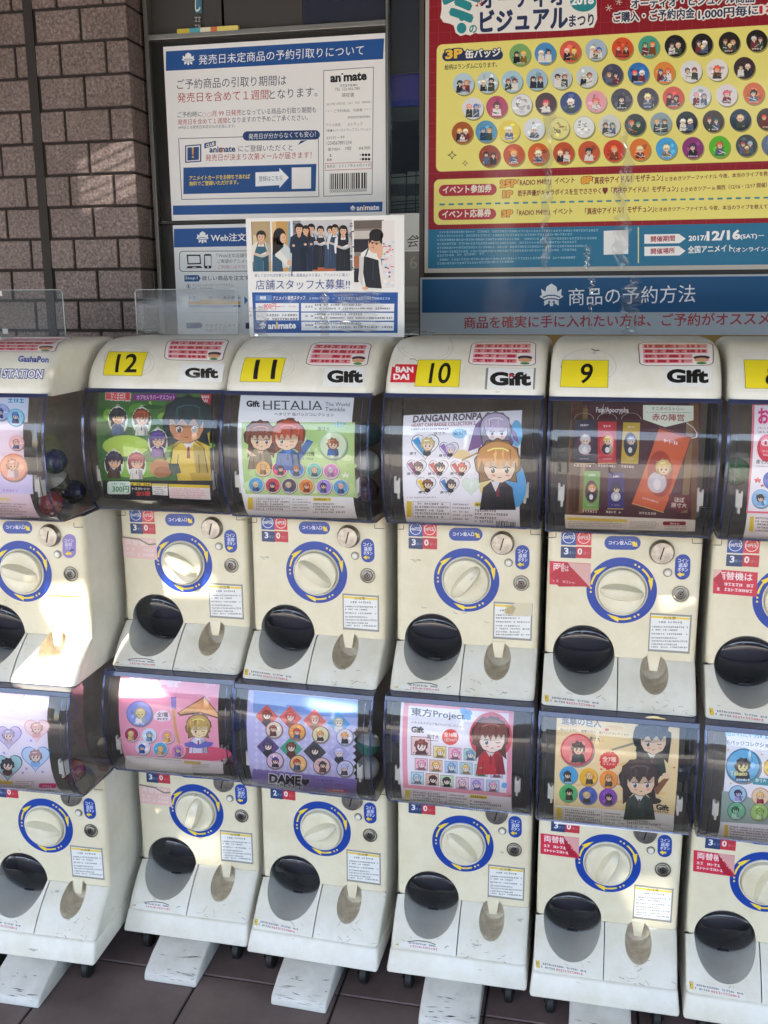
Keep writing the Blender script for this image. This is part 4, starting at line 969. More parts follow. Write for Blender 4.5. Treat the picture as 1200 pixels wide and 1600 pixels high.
a.poly([(585,470),(800,338),(908,474),(908,515),(765,470),(660,462),(608,494)],'#5a3c30',5.8); a.poly([(597,468),(800,348),(902,476),(902,502),(765,458),(660,452),(612,480)],'#ecb070',6.0)
for k in range(5): a.line([(800,350),(640+62*k,462+4*k)],4,'#d8985a',6.2+.03*k)
a.poly([(184,800),(944,850),(946,945),(190,905)],'#efebe8',1.6); a.par(640,862,768,872,22,'#e0c070',2.4); a.block(700,868,850,902,3,'#8a8480',2.4); a.micro(260,818,620,846,8,'#9a948e',2.4); a.poly([(366,846),(690,876),(712,948),(382,916)],'#f6f4f0',2.6)
fin(a, '12l', 'pink card with an orange straw hat, in the globe below number 12')

# 11 lower
a = card('11', False, (370,1030,4.8), [(136,188),(913,264),(903,1040),(122,950)], '#c4bfdf')
a.poly([(128,235),(910,308),(908,440),(124,400)],'#7f9fd0',.4); a.poly([(124,400),(908,440),(906,520),(122,480)],'#b4bde0',.5); a.poly([(122,820),(904,900),(903,1042),(122,952)],'#8f7dbd',.5)
for i in range(15):
    for j in range(8):
        x = 150+i*52; y = 460+j*50+i*5
        if x < 890 and y < 830+i*5: a.poly([(x,y-20),(x+18,y),(x,y+20),(x-18,y)],'#d3cfe8',.8)
a.poly([(136,188),(913,264),(912,310),(134,236)],'#f1eff4',1)
for x, y, f, h in ((225,425,'#d8584c','#8a3830'),(402,435,'#e0605a','#c84a3c'),(585,458,'#e06a5a','#d8a080'),(765,478,'#5aa4d4','#d8cca8'),(235,655,'#5a4a7c','#4a3860'),(408,665,'#4aa07c','#7a3a30'),(585,690,'#3a3c40','#1e1e24'),(768,705,'#b0aed4','#c8c4e0')):
    a.poly([(x,y-86),(x+86,y+8),(x,y+92),(x-86,y)],f,1.6); a.poly([(x-38,y+50),(x-26,y+24),(x+28,y+26),(x+36,y+52),(x,y+88)],RND.choice(('#2c2c36','#e0dcd8',tone(h,.7))),1.9); head(a,x,y-6,88,h,'#f2dccc',1.0)
for x, y, f, h in ((280,530,'#e4d4c0','#8a4030'),(451,546,'#eca848','#b83a24'),(628,566,'#dcd8a8','#d88a3c'),(811,584,'#e8dce4','#e8a84a'),(287,762,'#e0c0d0','#3a3a70'),(460,782,'#f0c078','#b0402c'),(637,800,'#ecc4bc','#26242a'),(812,822,'#cfd0e4','#b8b8dc')): disc(a,x,y,65,{'#e8dce4':'#6a94b8'}.get(f,'#8a3a34' if y < 700 else '#5a4a50'),f,h)
a.text('DAME',245,925,480,945,68,'#1e1a24',3,.05,'#f0eef4',.08); heart2(515,920,36,'#f0eef4','#1e1a24'); a.text('×PRINCE',298,955,490,972,26,'#2a2430',3,.04,'#e4e0ee',.06)
a.micro(605,912,720,920,13,'#4a3a58',2); a.text('トレーディング缶バッジ',650,942,830,956,18,'#4a3a58',2,.01); a.poly([(680,968),(832,982),(832,1004),(680,990)],'#d0385a',2); a.micro(720,984,800,992,12,'#f2d0d8',3); a.micro(560,975,670,985,12,'#5a4a6c',2)
fin(a, '11l', 'lavender card of diamond and round badges, in the globe below number 11')

# 10 lower
a = card('10', False, (590,1050,4.444), [(184,170),(949,230),(936,980),(172,900)], '#f4f1f3')
for e in (((188,198),(948,258),(948,292),(188,230)),((184,198),(218,200),(214,790),(180,788)),((914,256),(948,258),(930,868),(895,866)),((178,778),(930,842),(930,870),(178,802))): a.poly(e,'#eda4b2',1)
a.text('東方Project',235,308,606,342,62,'#33313a',2,.03,res=3); a.text('ふもふもスクエア缶バッジコレクション',233,354,606,388,17,'#5a565c',2,.01); a.text('Gift',233,420,322,424,44,'#26242a',2,.05); a.text('原寸大',343,462,426,466,30,'#3a3638',2,.02); a.line([(345,474),(420,478)],4,'#6a6668',2)
a.ell(505,452,58,56,'#e2483c',2); a.text('全16種',462,446,552,452,32,'#f8e4dc',3,.03); a.text('1回300円',466,480,550,484,22,'#f8e4dc',3,.02)
a.ell(596,272,22,24,'#6ab4ec',2).ell(632,284,24,24,'#6ab4ec',2).ell(612,304,22,24,'#6ab4ec',2).ell(630,318,20,18,'#6ab4ec',2).ell(880,786,20,20,'#6ab4ec',2)
def sq(x, y, s, f, h):
    a.poly([(x-s,y-s*.98),(x+s,y-s*.86),(x+s,y+s*1.02),(x-s,y+s*.9)],'#8a8488',1.8); a.poly([(x-s*.93,y-s*.9),(x+s*.93,y-s*.79),(x+s*.93,y+s*.94),(x-s*.93,y+s*.83)],f,2); a.poly([(x-.6*s,y+.85*s),(x-.4*s,y+.4*s),(x+.45*s,y+.42*s),(x+.62*s,y+.9*s)],tone(h,.7),2.4); head(a,x+RND.uniform(-.1,.1)*s,y-.02*s,1.5*s,h,'#f6e6dc',1.5); a.micro(x-.8*s,y+.78*s,x+.8*s,y+.86*s,.2*s,'#3a3438',3)
sq(302,512,70,'#f2d0cc','#8a4438')
for x, y, f, h in ((432,555,'#f2dca0','#d8c06a'),(537,566,'#f4c0d0','#e890b0'),(643,572,'#b8dcd0','#7a9ab8'),(304,640,'#f2c4d0','#e8a0b4'),(405,650,'#f4c8b0','#e8c070'),(511,660,'#b8d4ec','#8aa8c8'),(615,668,'#b4dce4','#e0c070'),(719,682,'#c0e0cc','#4a9a5a'),(825,692,'#c8d8f0','#d87a90'),(277,735,'#c4e4ec','#a8c4d0'),(380,745,'#f0c8b0','#4a3430'),(482,757,'#cce4b8','#3a3038'),(588,770,'#f0d0d8','#d8b0c0'),(692,780,'#dcc8ec','#a890cc'),(800,790,'#bcd8ee','#e8a0b8')): sq(x,y,45,f,h)
a.ell(785,450,150,172,'#d6505c',2.2,36); fig(a,785,440,196,'#8a4c3c','#f6e4d4','#c8323c',3)
legal(a, (178,815,936,960,64))
fin(a, '10l', 'white card with pink border and square badges, in the globe below number 10')

# 9 lower
a = card('9', False, (830,1060,3.243), [(128,164),(742,226),(716,785),(116,728)], '#f0d9a4')
for i in range(40): a.ell(RND.uniform(140,720),RND.uniform(200,650),RND.uniform(12,46),RND.uniform(5,12),RND.choice(('#eccb8c','#f3e0b4','#e8c88a')),.3+.01*i,12)
for i in range(16):
    cx, cy, r = RND.uniform(140,725), RND.uniform(190,650), RND.uniform(6,13); a.poly([(cx+r*(1 if k % 2 == 0 else .45)*math.sin(k*math.pi/6), cy-r*(1 if k % 2 == 0 else .45)*math.cos(k*math.pi/6)) for k in range(12)],RND.choice(('#d8543c','#e8884a')),1)
a.text('進撃の巨人',154,232,355,250,44,'#7a7468',2,.04,'#ece6d4',.06); a.text('ぬいぐるみに　進撃の巨人　缶バッジコレクション',148,264,496,292,13,'#6a4a34',2,.01); a.text('原寸大',296,316,348,320,22,'#4a3428',2,.02)
disc(a,231,363,84,'#d83a44','#ec8a84','#4a342c','#3a4a40'); cx, cy = 395, 416
a.poly([(cx+50*(1 if k % 2 == 0 else .86)*math.sin(k*math.pi/20), cy-48*(1 if k % 2 == 0 else .86)*math.cos(k*math.pi/20)) for k in range(40)],'#d83230',2); a.text('全7種',362,420,430,424,26,'#f6e2c8',3,.03); a.micro(362,438,428,442,14,'#f2d0b8',3)
for x, y, f, h in ((189,490,'#4aa8d8','#23242c'),(290,500,'#ecb830','#d8b070'),(391,511,'#ee9a3c','#b08048'),(187,582,'#5aba70','#2c241e'),(287,594,'#5468b4','#e0c078'),(388,602,'#8c4ab0','#2a2024')): disc(a,x,y,46,f,f,h,'#4a4438')
a.poly([(405,358),(530,320),(535,330),(412,366)],'#9a968c',2.4); fig(a,612,298,142,'#23262a','#f0d4b4','#33463a',2.8); a.ell(612,365,84,36,'#2c4034',2.7,22)
fig(a,548,502,154,'#453430','#f0d0ac','#35483a',4.4); a.poly([(610,560),(690,490),(700,505),(640,590)],'#8a5a38',4.2); a.ell(684,492,22,16,'#f0d0ac',5,14); a.ell(520,618,46,16,'#2a241e',4.2,16).ell(620,620,40,16,'#2a241e',4.2,16)
a.text('Gift',632,664,698,672,30,'#2a2018',3,.05); a.micro(592,672,696,684,11,'#5a4634',3)
a.poly([(120,640),(724,692),(716,790),(116,735)],'#efece6',1.5); legal(a, (116,650,718,760,55))
fin(a, '9l', 'tan card with a red starburst and round badges, in the globe below number 9')

# 8 lower
a = card('8', False, (1080,1100,6.667), [(335,232),(1500,330),(1500,1560),(292,1420)], '#f0ecf0')
a.poly([(320,905),(520,920),(640,990),(1500,1100),(1500,1300),(300,1225)],'#9aa8a0',.5)
a.text('抱かれたい男',358,330,705,356,74,'#6ac4dc',2,.03,'#eaf4f6',.05); a.text('1位',722,355,860,366,86,'#3ab0c8',2,.05); a.text('缶バッジコレクション',358,420,860,458,46,'#3a4a58',2,.03)
disc(a,540,645,184,'#3a7a98','#6ab4d8','#1e1e24','#2a2a30','#e8d890'); a.text('Takato',405,742,585,746,44,'#ece49a',6,.04); disc(a,850,660,100,'#c8a030','#e8c860','#a87a40'); a.poly([(640,762),(830,776),(830,852),(640,834)],'#4a9aa0',6); a.text('原寸大',668,808,780,816,36,'#f2f4f4',7,.02)
disc(a,482,938,94,'#6a6a90','#a8cce0','#2a2438','#a8a0d0','#c0b8d8'); disc(a,720,962,94,'#c88a70','#e8d0b0','#e8b878','#a03040'); disc(a,470,1112,96,'#4a7a50','#7ab890','#3a5a40','#b0d4c0','#a8d0b0'); disc(a,708,1128,96,'#7a9a50','#a8c478','#8aa850','#c8d8a0','#b8d080')
for x, y in ((384,478),(735,525),(412,825)): a.poly([(x,y-18),(x+5,y-5),(x+18,y),(x+5,y+5),(x,y+18),(x-5,y+5),(x-18,y),(x-5,y-5)],'#e8b860',2)
a.poly([(348,1255),(385,1258),(380,1388),(338,1384)],'#e6cf3e',2)
for i in range(5): a.micro(400,1280+26*i,800,1318+26*i,15,'#55524e',2)
fin(a, '8l', 'pale card with a big round blue badge, in the globe cut by the right edge')

# ------------------------------------------------------------------ capsules glimpsed beside the cards
def capsule(key, x, y, z, top, bottom, label):
    mx, my, t = MPOS[key[:-1]]; c, s = math.cos(t), math.sin(t)
    root = empty('capsule', (mx+c*x-s*y, my+s*x+c*y, FLOOR+(H if key[-1] == 'u' else 0)+z)); root.rotation_euler = (RND.uniform(-.6,.6), RND.uniform(-.6,.6), 0)
    tag(root, label, 'toy capsule', 'toy capsules inside the globes')
    R = .0245
    a = MB().lathe([(R*math.cos(math.radians(9*i)) if i < 10 else .0001, R*math.sin(math.radians(9*i))) for i in range(11)], axis='Z', n=28).me('c', True)
    b = MB().lathe([(R*1.03, .003), (R*1.03, -.003)] + [(R*math.cos(math.radians(9*i)) if i < 10 else .0001, -R*math.sin(math.radians(9*i))) for i in range(1, 11)], axis='Z', n=28).me('c', True)
    bodypart('upper_shell', a, mat('capsule_'+top, top, .2), root); bodypart('lower_shell', b, mat('capsule_'+bottom, bottom, .25), root)
for k, x, y, z, t, b, l in (
    ('13u',.117,-.045,.498,'#26345c','#1c2440','navy capsule high behind the side of the leftmost upper globe'), ('13u',.112,-.062,.418,'#8a2c30','#702428','red capsule at the front bottom corner of the leftmost upper globe'), ('13u',.116,.02,.425,'#1e2a50','#20222c','dark capsule low at the back of the leftmost upper globe'), ('13u',.105,-.02,.455,'#a8a49a','#4a4640','pale capsule in the middle of the leftmost upper globe'),
    ('11u',.127,-.07,.50,'#c8ccc4','#5a7a74','pale capsule right of the HETALIA card'), ('11u',.120,-.03,.55,'#2a5a5c','#24484a','teal capsule above the pale one right of the HETALIA card'),
    ('11u',.122,-.06,.445,'#4a2038','#38182c','plum capsule low right of the HETALIA card'),
    ('8u',-.120,-.062,.505,'#2f7a44','#276038','green capsule left of the pink bordered card'), ('13l',.112,-.058,.43,'#7a2430','#5c1c26','maroon capsule in the lowest leftmost globe'),
    ('12l',.120,-.062,.435,'#6a1e38','#541a2e','crimson capsule right of the straw hat card'), ('11l',.121,-.060,.50,'#d0d8d0','#3a8a74','green and white capsule right of the diamond badge card'), ('11l',.120,-.058,.447,'#d8d6cc','#b8b4a8','white capsule right of the diamond badge card'),
    ('11l',-.124,-.06,.52,'#2c3f8a','#24306a','blue capsule left of the diamond badge card'), ('10l',-.122,-.055,.52,'#2a3468','#202850','navy capsule left of the square badge card'), ('9l',.122,-.04,.50,'#40444a','#34383e','grey capsule right of the tan badge card')):
    capsule(k, x, y, z, t, b, l)
# ------------------------------------------------------------------ ground
FX0 = -.558
FLM = mat('floor_tile', '#756461', .42, noise=(7, '#5c4f4d', .3, .7), bump=(40, .15, .003))
GROUT = mat('floor_grout', '#2a2424', .8)
f = MB().box((-9, -3.4, -.05), (9, .6, -.004)).me('grout'); tag(link('shop_floor', f, GROUT), kind='structure')
m = MB(); ts = .31
for i in range(-16, 18):
    for j in range(-12, 3):
        x, y = FX0+i*ts, -.115+j*ts
        m.box((x+.0025, y+.0025, -.02), (x+ts-.0025, y+ts-.0025, 0))
tag(link('floor_tiles', m.me('tiles', bevel=.0015, seg=1), FLM), kind='structure')
PAV = mat('pavement_stone', '#c4bcae', .7, noise=(3, '#a89f90', .3, .7))
tag(link('pavement', MB().box((-40, -7.5, -.2), (40, -3.4, -.02)).me('pav'), PAV), kind='structure')
tag(link('road', MB().box((-60, -60, -.3), (60, -7.5, -.12)).me('road'), mat('asphalt', '#4b4b4d', .85, noise=(8, '#3d3d3f', .3, .7))), kind='structure')

# ------------------------------------------------------------------ shop front
WY = .38
wl_ = Local(FLATG, y0=WY)
WX = lambda px, py: wl_(px, py)[0]
WZ = lambda px, py: wl_(px, py)[1]
CAMZ = CAM.z
class WallLoc:
    def __init__(s, y): s.g = FLATG; s.y = y
    def __call__(s, px, py):
        d = ray(px, py); t = (s.y-CAM.y)/d.y; return CAM.x+t*d.x, CAM.z+t*d.z
wp = WallLoc(WY)
X = lambda px, py: wp(px, py)[0]
Z = lambda px, py: wp(px, py)[1]
# brick pillar
def granite():
    m = mat('granite_tile', '#6f5c53', .5); nt = m.node_tree; n, l = nt.nodes, nt.links; p = n['Principled BSDF']
    tc = n.new('ShaderNodeTexCoord'); v = n.new('ShaderNodeTexVoronoi'); v.inputs['Scale'].default_value = 210; l.new(tc.outputs['Object'], v.inputs[0])
    a = n.new('ShaderNodeTexNoise'); a.inputs['Scale'].default_value = 150; a.inputs['Detail'].default_value = 5; a.inputs['Roughness'].default_value = .7; l.new(tc.outputs['Object'], a.inputs[0])
    b = n.new('ShaderNodeTexNoise'); b.inputs['Scale'].default_value = 5; b.inputs['Detail'].default_value = 2; l.new(tc.outputs['Object'], b.inputs[0])
    cr = n.new('ShaderNodeValToRGB'); e = cr.color_ramp.elements; e[0].position = .34; e[0].color = lin('#372d2b'); e[1].position = .66; e[1].color = lin('#b09e98')
    k = cr.color_ramp.elements.new(.5); k.color = lin('#6a5a56'); l.new(a.outputs[0], cr.inputs[0])
    bw = n.new('ShaderNodeRGBToBW'); l.new(v.outputs['Color'], bw.inputs[0])
    r2 = n.new('ShaderNodeValToRGB'); r2.color_ramp.elements[0].color = lin('#4c403d'); r2.color_ramp.elements[1].color = lin('#9c8a84'); l.new(bw.outputs[0], r2.inputs[0])
    mx = n.new('ShaderNodeMix'); mx.data_type = 'RGBA'; mx.inputs[0].default_value = .45; l.new(cr.outputs[0], mx.inputs[6]); l.new(r2.outputs[0], mx.inputs[7])
    m2 = n.new('ShaderNodeMix'); m2.data_type = 'RGBA'; m2.blend_type = 'MULTIPLY'; m2.inputs[0].default_value = .5; l.new(mx.outputs[2], m2.inputs[6])
    r3 = n.new('ShaderNodeValToRGB'); r3.color_ramp.elements[0].position = .3; r3.color_ramp.elements[1].position = .7; r3.color_ramp.elements[0].color = lin('#b4a8a2'); l.new(b.outputs[0], r3.inputs[0]); l.new(r3.outputs[0], m2.inputs[7])
    l.new(m2.outputs[2], p.inputs['Base Color'])
    bp = n.new('ShaderNodeBump'); bp.inputs['Strength'].default_value = .35; bp.inputs['Distance'].default_value = .002; l.new(a.outputs[0], bp.inputs['Height']); l.new(bp.outputs[0], p.inputs['Normal'])
    return m
GRAN = granite()
PX, PY = -.8050, .300
pil = empty('brick_pillar', (PX, PY, 0)); tag(pil, 'brown granite brick pillar left of the notices', 'pillar')
m = MB(); RH, TW, J = .0705, .1118, .0060
r0 = (CAM.z-1.3872+1.952-.0018) % RH
for k in range(int(2.9/RH)):
    z = r0+k*RH; par_ = round((z-(1.952+FLOOR))/RH) % 2
    ed = 0.0 if par_ == 0 else -.0545
    xs = [0.0]
    if ed: xs.append(ed)
    x = xs[-1]
    while x > -3.0: x -= TW; xs.append(x)
    for a_, b_ in zip(xs, xs[1:]):
        l0, l1 = b_+(J/2), a_-(J/2 if a_ < 0 else 0)
        if l1 < -.2275 and l0 > -.2485: continue
        for u, v in (((l0, min(l1, -.2490)),) if l0 < -.2485 and l1 < -.2275 else ((l0, -.2490), (-.2270, l1)) if l0 < -.2485 and l1 > -.2275 else ((max(l0, -.2270), l1),)):
            if v-u > .004: m.box((u, .0, z+J/2), (v, .012, z+RH-J/2))
    # return of the corner
    y = .0125
    for w_ in ((.055, .10) if par_ == 0 else (.10, .055)):
        m.box((-.012, y, z+J/2), (-.0004, min(y+w_-J, .13), z+RH-J/2)); y += w_
        if y > .13: break
bodypart('tiles', m.me('tiles', bevel=.0016, seg=1), GRAN, pil)
bodypart('mortar', MB().box((-3, .004, 0), (-.004, .14, 3.0)).me('mortar'), mat('mortar', '#332c29', .9, noise=(30, '#231e1c', .3, .7)), pil)
bodypart('expansion_joint', MB().box((-.2490, -.0005, 0), (-.2270, .006, 3.0)).me('joint'), mat('joint_sealant', '#26211f', .7), pil)

# window: frames, transom, glass, dim room behind
win = empty('shop_window', (0, WY, 0)); tag(win, 'dark shop window with thin metal frames behind the posters', 'shop window')
W0 = lambda px, py: X(px, py)
xa, xb = X(244, 300), X(608, 200); xm0, xm1, xm2 = X(657, 200), X(663, 200), X(669, 200)
zr0, zr1 = Z(400, 58), Z(400, 46)
fr = MB().box((xa-.004, -.012, 0), (xa+.006, .02, 3)).box((xb-.004, -.012, 0), (xb+.0005, .02, 3)).box((xa+.006, -.014, zr0+.004), (xb-.004, .012, zr1))
bodypart('window_frame', fr.me('f', bevel=.0012), ALU, win)
bodypart('mullion', MB().box((xm0-.002, -.004, 0), (xm1, .03, 3)).me('f', bevel=.001), mat('mullion_brown', '#4a423c', .5, .3), win)
bodypart('dark_channel', MB().box((xa+.006, .004, 0), (xb-.004, .02, zr0+.004)).box((X(640,432), -.002, Z(700, 437)), (1.2, .02, Z(700, 424))).me('c'), BLACKF, win)
bodypart('transom_panel', MB().box((xa+.006, .012, zr1), (X(343, 20), .02, 3)).box((X(347, 20), .012, zr1), (X(470, 20), .02, 3)).me('p'), mat('transom_grey', '#3c3936', .35), win)
bodypart('transom_panel', MB().box((X(470, 20)+.001, .012, zr1), (xb-.004, .02, 3)).me('p'), mat('transom_navy', '#23283a', .25), win)
bodypart('side_wall', MB().box((PX+.002, .03, 0), (xa-.004, .05, 3)).box((xm1, .04, 0), (2.4, .06, 3)).me('w'), mat('dark_wall', '#2b2522', .8), win)
bodypart('pane', MB().box((xb+.0005, .006, 0), (xm0-.002, .010, 3)).me('pane'), PANE, win)
NAVY = mat('navy_cloth', '#1c2338', .8)
bodypart('room_back', MB().box((-.9, .75, 0), (.4, .77, 3)).box((-.9, .06, 2.3), (.4, .75, 2.32)).box((-.9, .06, 0), (-.88, .75, 2.3)).box((.38, .06, 0), (.4, .75, 2.3)).me('b'), mat('room_dark', '#1a1c26', .9), win)
def inside(px0, py0, px1, py1, y):
    q = WallLoc(WY+y); a = q(px0, py0); b = q(px1, py1); return (min(a[0], b[0]), min(a[1], b[1])), (max(a[0], b[0]), max(a[1], b[1]))
def ibox(px0, py0, px1, py1, y, dy, m): 
    a, b = inside(px0, py0, px1, py1, y); m.box((a[0], y, a[1]), (b[0], y+dy, b[1])); return m
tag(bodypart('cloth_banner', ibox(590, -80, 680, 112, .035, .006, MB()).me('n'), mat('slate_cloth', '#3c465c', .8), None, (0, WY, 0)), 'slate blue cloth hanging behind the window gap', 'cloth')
tag(bodypart('blue_slab', ibox(598, 113, 668, 165, .04, .1, MB()).me('n', bevel=.01), mat('blue_slab', '#0a18b8', .35), None, (0, WY, 0)), 'deep blue tub on the shelf behind the window gap', 'tub')  # plain saturated blue piece, lower half of the blue behind the pane
tag(bodypart('shelf', ibox(597, 168, 668, 188, .045, .2, MB()).me('n', bevel=.003), mat('shelf_grey', '#4a4643', .6), None, (0, WY, 0)), 'grey shelf rail below the blue tub behind the window', 'shelf')
bk = empty('wire_basket', (0, WY, 0)); tag(bk, 'black wire basket with cream packets behind the window gap', 'basket')
m = MB(); q = WallLoc(WY+.06)
for py in (276, 314, 319, 326): 
    a_, b_ = q(596, py+3), q(672, py-3); m.tube([(a_[0], .06, a_[1]), (b_[0], .06, b_[1])], .0011, 6)
for px in (611, 635, 650): 
    a_, b_ = q(px, 268), q(px-1, 332); m.tube([(a_[0], .061, a_[1]), (b_[0], .061, b_[1])], .0009, 6)
bodypart('wires', m.me('w'), SEAM, bk)
bodypart('rim_strip', ibox(596, 289, 672, 303, .062, .01, MB()).me('s'), mat('basket_strip', '#33312c', .5), bk)
pk = ibox(600, 272, 634, 288, .075, .05, MB()); ibox(636, 268, 672, 287, .075, .05, pk); ibox(600, 306, 634, 331, .075, .05, pk); ibox(636, 305, 672, 330, .075, .05, pk)
tag(bodypart('packets', pk.me('p', bevel=.003), mat('cream_packet', '#c8c2b0', .6), None, (0, WY, 0)), 'cream packets lying in the wire basket', 'packets')
def sheet(name, label, cat, y, art, m=POST, off=.0004, thick=None):
    o = art.build(name, m, None, FLATG, off); o.location = (0, y, 0); tag(o, label, cat); return o
# leaflet with one big character, and a grey clear file below it
a = Art(WallLoc(WY-.004)); a.quad(604,334,655,391,'#c9c8c2',0); a.text('会',636,387,654,385,19,'#2a2826',2); a.line([(650,368),(654,372)],2,'#2a2826',2)
sheet('leaflet', 'pale leaflet showing one large black character beside the recruiting poster', 'leaflet', WY-.004, a, FLATP)
a = Art(WallLoc(WY-.003)); a.quad(598,392,655,523,'#8a8884',0).quad(598,391,655,392.5,'#e8e8e4',1).quad(604,448,653,472,'#a3a19b',1).quad(598,521,655,523.5,'#f0f0ec',1)
a.text('6',640,420,652,420,20,'#a9a49c',2); a.micro(610,412,640,410,14,'#9d9a94',2)
for i in range(7): a.quad(600,476+6*i,654,479+6*i,RND.choice(('#7c7a76','#98958e','#8f8a80')),1)
sheet('clear_file', 'grey clear file of papers under the pale leaflet', 'clear file', WY-.003, a, POST)
a = Art(WallLoc(WY+.008)); a.quad(303,-40,316,20,'#3f7486',0); a.quad(303,26,315,53,'#3a3f40',0)  # reflected glimpse of a sign, put in as coloured strips
a.text('し',305,18,313,18,20,'#d4dadc',1,.03); a.micro(304,35,314,35,9,'#a8acac',1); a.micro(304,48,314,48,10,'#a8acac',1)
sheet('reflected_sign', 'narrow teal sign reflection with white letters, painted above the notice board', 'painted reflection', WY+.008, a, FLATP)
fl = empty('flyer_stack', (X(330, 56), WY-.013, zr1-.002)); tag(fl, 'thin row of bright coloured flyers on the rail above the notices', 'flyers')
m_ = [('#c8b43a', -.075, -.045), ('#4aa0b0', -.045, -.02), ('#d8d2b8', -.02, .005), ('#c86a3a', .005, .02), ('#d8c86a', .02, .07)]
for c_, a_, b_ in m_: bodypart('flyer', MB().box((a_+.0005, -.003, 0), (b_, .006, .009)).me('f'), mat('flyer'+c_, c_, .4), fl)

# ---- notice: pick-up of reserved goods
BLUE = '#1f5193'
def helmet(a, cx, cy, s, col, bgc, L=3):          # shop emblem: flame-edged helmet over wavy bands
    a.poly([(cx,cy-1.0*s),(cx+.42*s,cy-.72*s),(cx+.5*s,cy-.3*s),(cx+.86*s,cy-.55*s),(cx+.8*s,cy-.05*s),(cx+1.0*s,cy+.1*s),(cx+.62*s,cy+.32*s),(cx+.6*s,cy+.86*s),(cx+.2*s,cy+.62*s),(cx+.1*s,cy+.9*s),(cx-.1*s,cy+.9*s),(cx-.2*s,cy+.62*s),(cx-.6*s,cy+.86*s),(cx-.62*s,cy+.32*s),(cx-1.0*s,cy+.1*s),(cx-.8*s,cy-.05*s),(cx-.86*s,cy-.55*s),(cx-.5*s,cy-.3*s),(cx-.42*s,cy-.72*s)],col,L)
    for k in (.0, .28): a.line([(cx-.72*s,cy+(.16+k)*s),(cx-.3*s,cy+(.0+k)*s),(cx+.3*s,cy+(.0+k)*s),(cx+.72*s,cy+(.16+k)*s)],.10*s,bgc,L+1)
    a.ell(cx-.2*s,cy+.55*s,.09*s,.1*s,bgc,L+1,10); a.ell(cx+.2*s,cy+.55*s,.09*s,.1*s,bgc,L+1,10)
WP = WallLoc(WY-.006)
a = Art(WP, 240, 40, 3)
tl = a.q(45,100); br = a.q(1090,892); x0, z1, x1, z0 = tl[0], tl[1], br[0], br[1]
a.raw([(x0,z1),(x1,z1),(x1,z0),(x0,z0)],'#e6e6e6',0)
def band_(y0a, y0b, xL, xR, h, col, L=1): a.par(xL,y0a,xR,y0b,h,col,L)
a.par(58,213,1076,157,92,BLUE,1); helmet(a,163,157,31,'#e8ecf0',BLUE); a.text('発売日未定商品の予約引取りについて',212,184,985,138,46,'#eef0f2',3,.006)
a.text('ご予約商品の引取り期間は',110,300,622,280,48,'#33415f',2,.004); a.text('発売日を含めて１週間',112,362,538,346,46,'#a8323a',2,.004); a.text('となります。',542,346,768,332,44,'#33415f',2,.004)
a.text('ご予約時に',113,432,226,428,27,'#3a4560',2); a.text('○○',228,430,272,428,22,'#d8b4b4',2); a.text('月 99 日発売',274,426,412,420,27,'#a8323a',2); a.text('となっている商品の引取り期間も',416,421,762,408,28,'#3a4560',2)
a.text('発売日を含めて１週間',114,466,344,458,26,'#a8323a',2); a.text('となりますので予めご了承ください。',348,457,724,444,27,'#3a4560',2); a.text('※99日とは発売日未定のものを指します。',116,486,384,478,16,'#5a6070',2)
for e in (((118,530),(772,512),(775,802),(132,815),(118,530)),): a.line(list(e[0:5]) if len(e) > 1 else list(e[0]),3,'#3a4560',1)
a.rrect(418,496,780,540,22,'#22406e',2,-6); a.poly([(690,540),(722,536),(676,560)],'#22406e',2); a.text('発売日が分からなくても安心！',446,534,760,522,27,'#e6eaf0',3,.005)
a.par(148,644,224,638,82,'#2a4a7c',1.5); a.par(154,638,218,633,71,'#e6e6e6',1.8); a.par(159,633,213,629,61,'#2a4a7c',2); a.poly([(180,570),(188,570),(187,606),(182,606)],'#e0a83c',3); a.ell(185,616,5,5,'#e0a83c',3,10)
a.par(238,576,292,564,24,'#2a4a7c',2); a.text('CLUB',246,572,286,562,16,'#e6e6e6',3,.04); a.text('animate',262,596,384,592,28,'#22406e',2,.03); a.ell(316,572,3.5,3.5,'#e0803c',3,10); a.poly([(313,580),(319,580),(319,596),(313,596)],'#e0803c',3)
a.text('にご登録いただくと',398,592,652,586,30,'#33415f',2); a.text('発売日が決まり次第メールが届きます！',244,636,740,622,32,'#a8323a',2)
a.par(140,790,760,776,124,'#1f4d8a',1); a.text('アニメイトカードをお持ちであれば',168,726,452,718,22,'#e6cf4a',2,.02); a.text('無料でご登録いただけます。',168,752,398,744,21,'#e6cf4a',2,.02)
a.poly([(478,688),(590,684),(590,668),(634,712),(590,762),(590,748),(478,754)],'#e8ecf0',2); a.text('登録はこちら',494,730,604,726,24,'#33415f',3)
a.par(648,766,738,764,100,'#e8e8e8',2)
a.par(796,802,1026,792,592,'#5a6070',.5); a.par(799,799,1023,789,586,'#e9e9e7',.8)
a.text('animate',828,268,1000,256,42,'#26262a',2,.045); a.text('i',880,266,890,265,50,'#f2f2f2',3); a.micro(862,288,958,284,11,'#6a6a70',2); a.text('TEL 123-456-789',850,306,966,302,14,'#6a6a70',2); a.text('領収書',882,336,940,334,20,'#55555a',2)
a.text('2017年 7月7日（火）7:01  №0001',810,376,1018,364,13,'#77777c',2); a.text('* * *  ご予約商品　引換書  * * *',808,410,1016,400,14,'#6a6a70',2); a.text('9999999999999',910,438,1014,434,13,'#77777c',2)
a.text('アニメ店名　　ストラップ',808,474,980,468,15,'#6a6a70',2); a.text('7番●らバーストラップコレクション',808,500,1020,492,14,'#77777c',2); a.text('ﾎﾃﾘﾏﾘ－99',810,536,895,530,15,'#66666b',2); a.text('1234567891234',812,560,928,556,17,'#55555a',2)
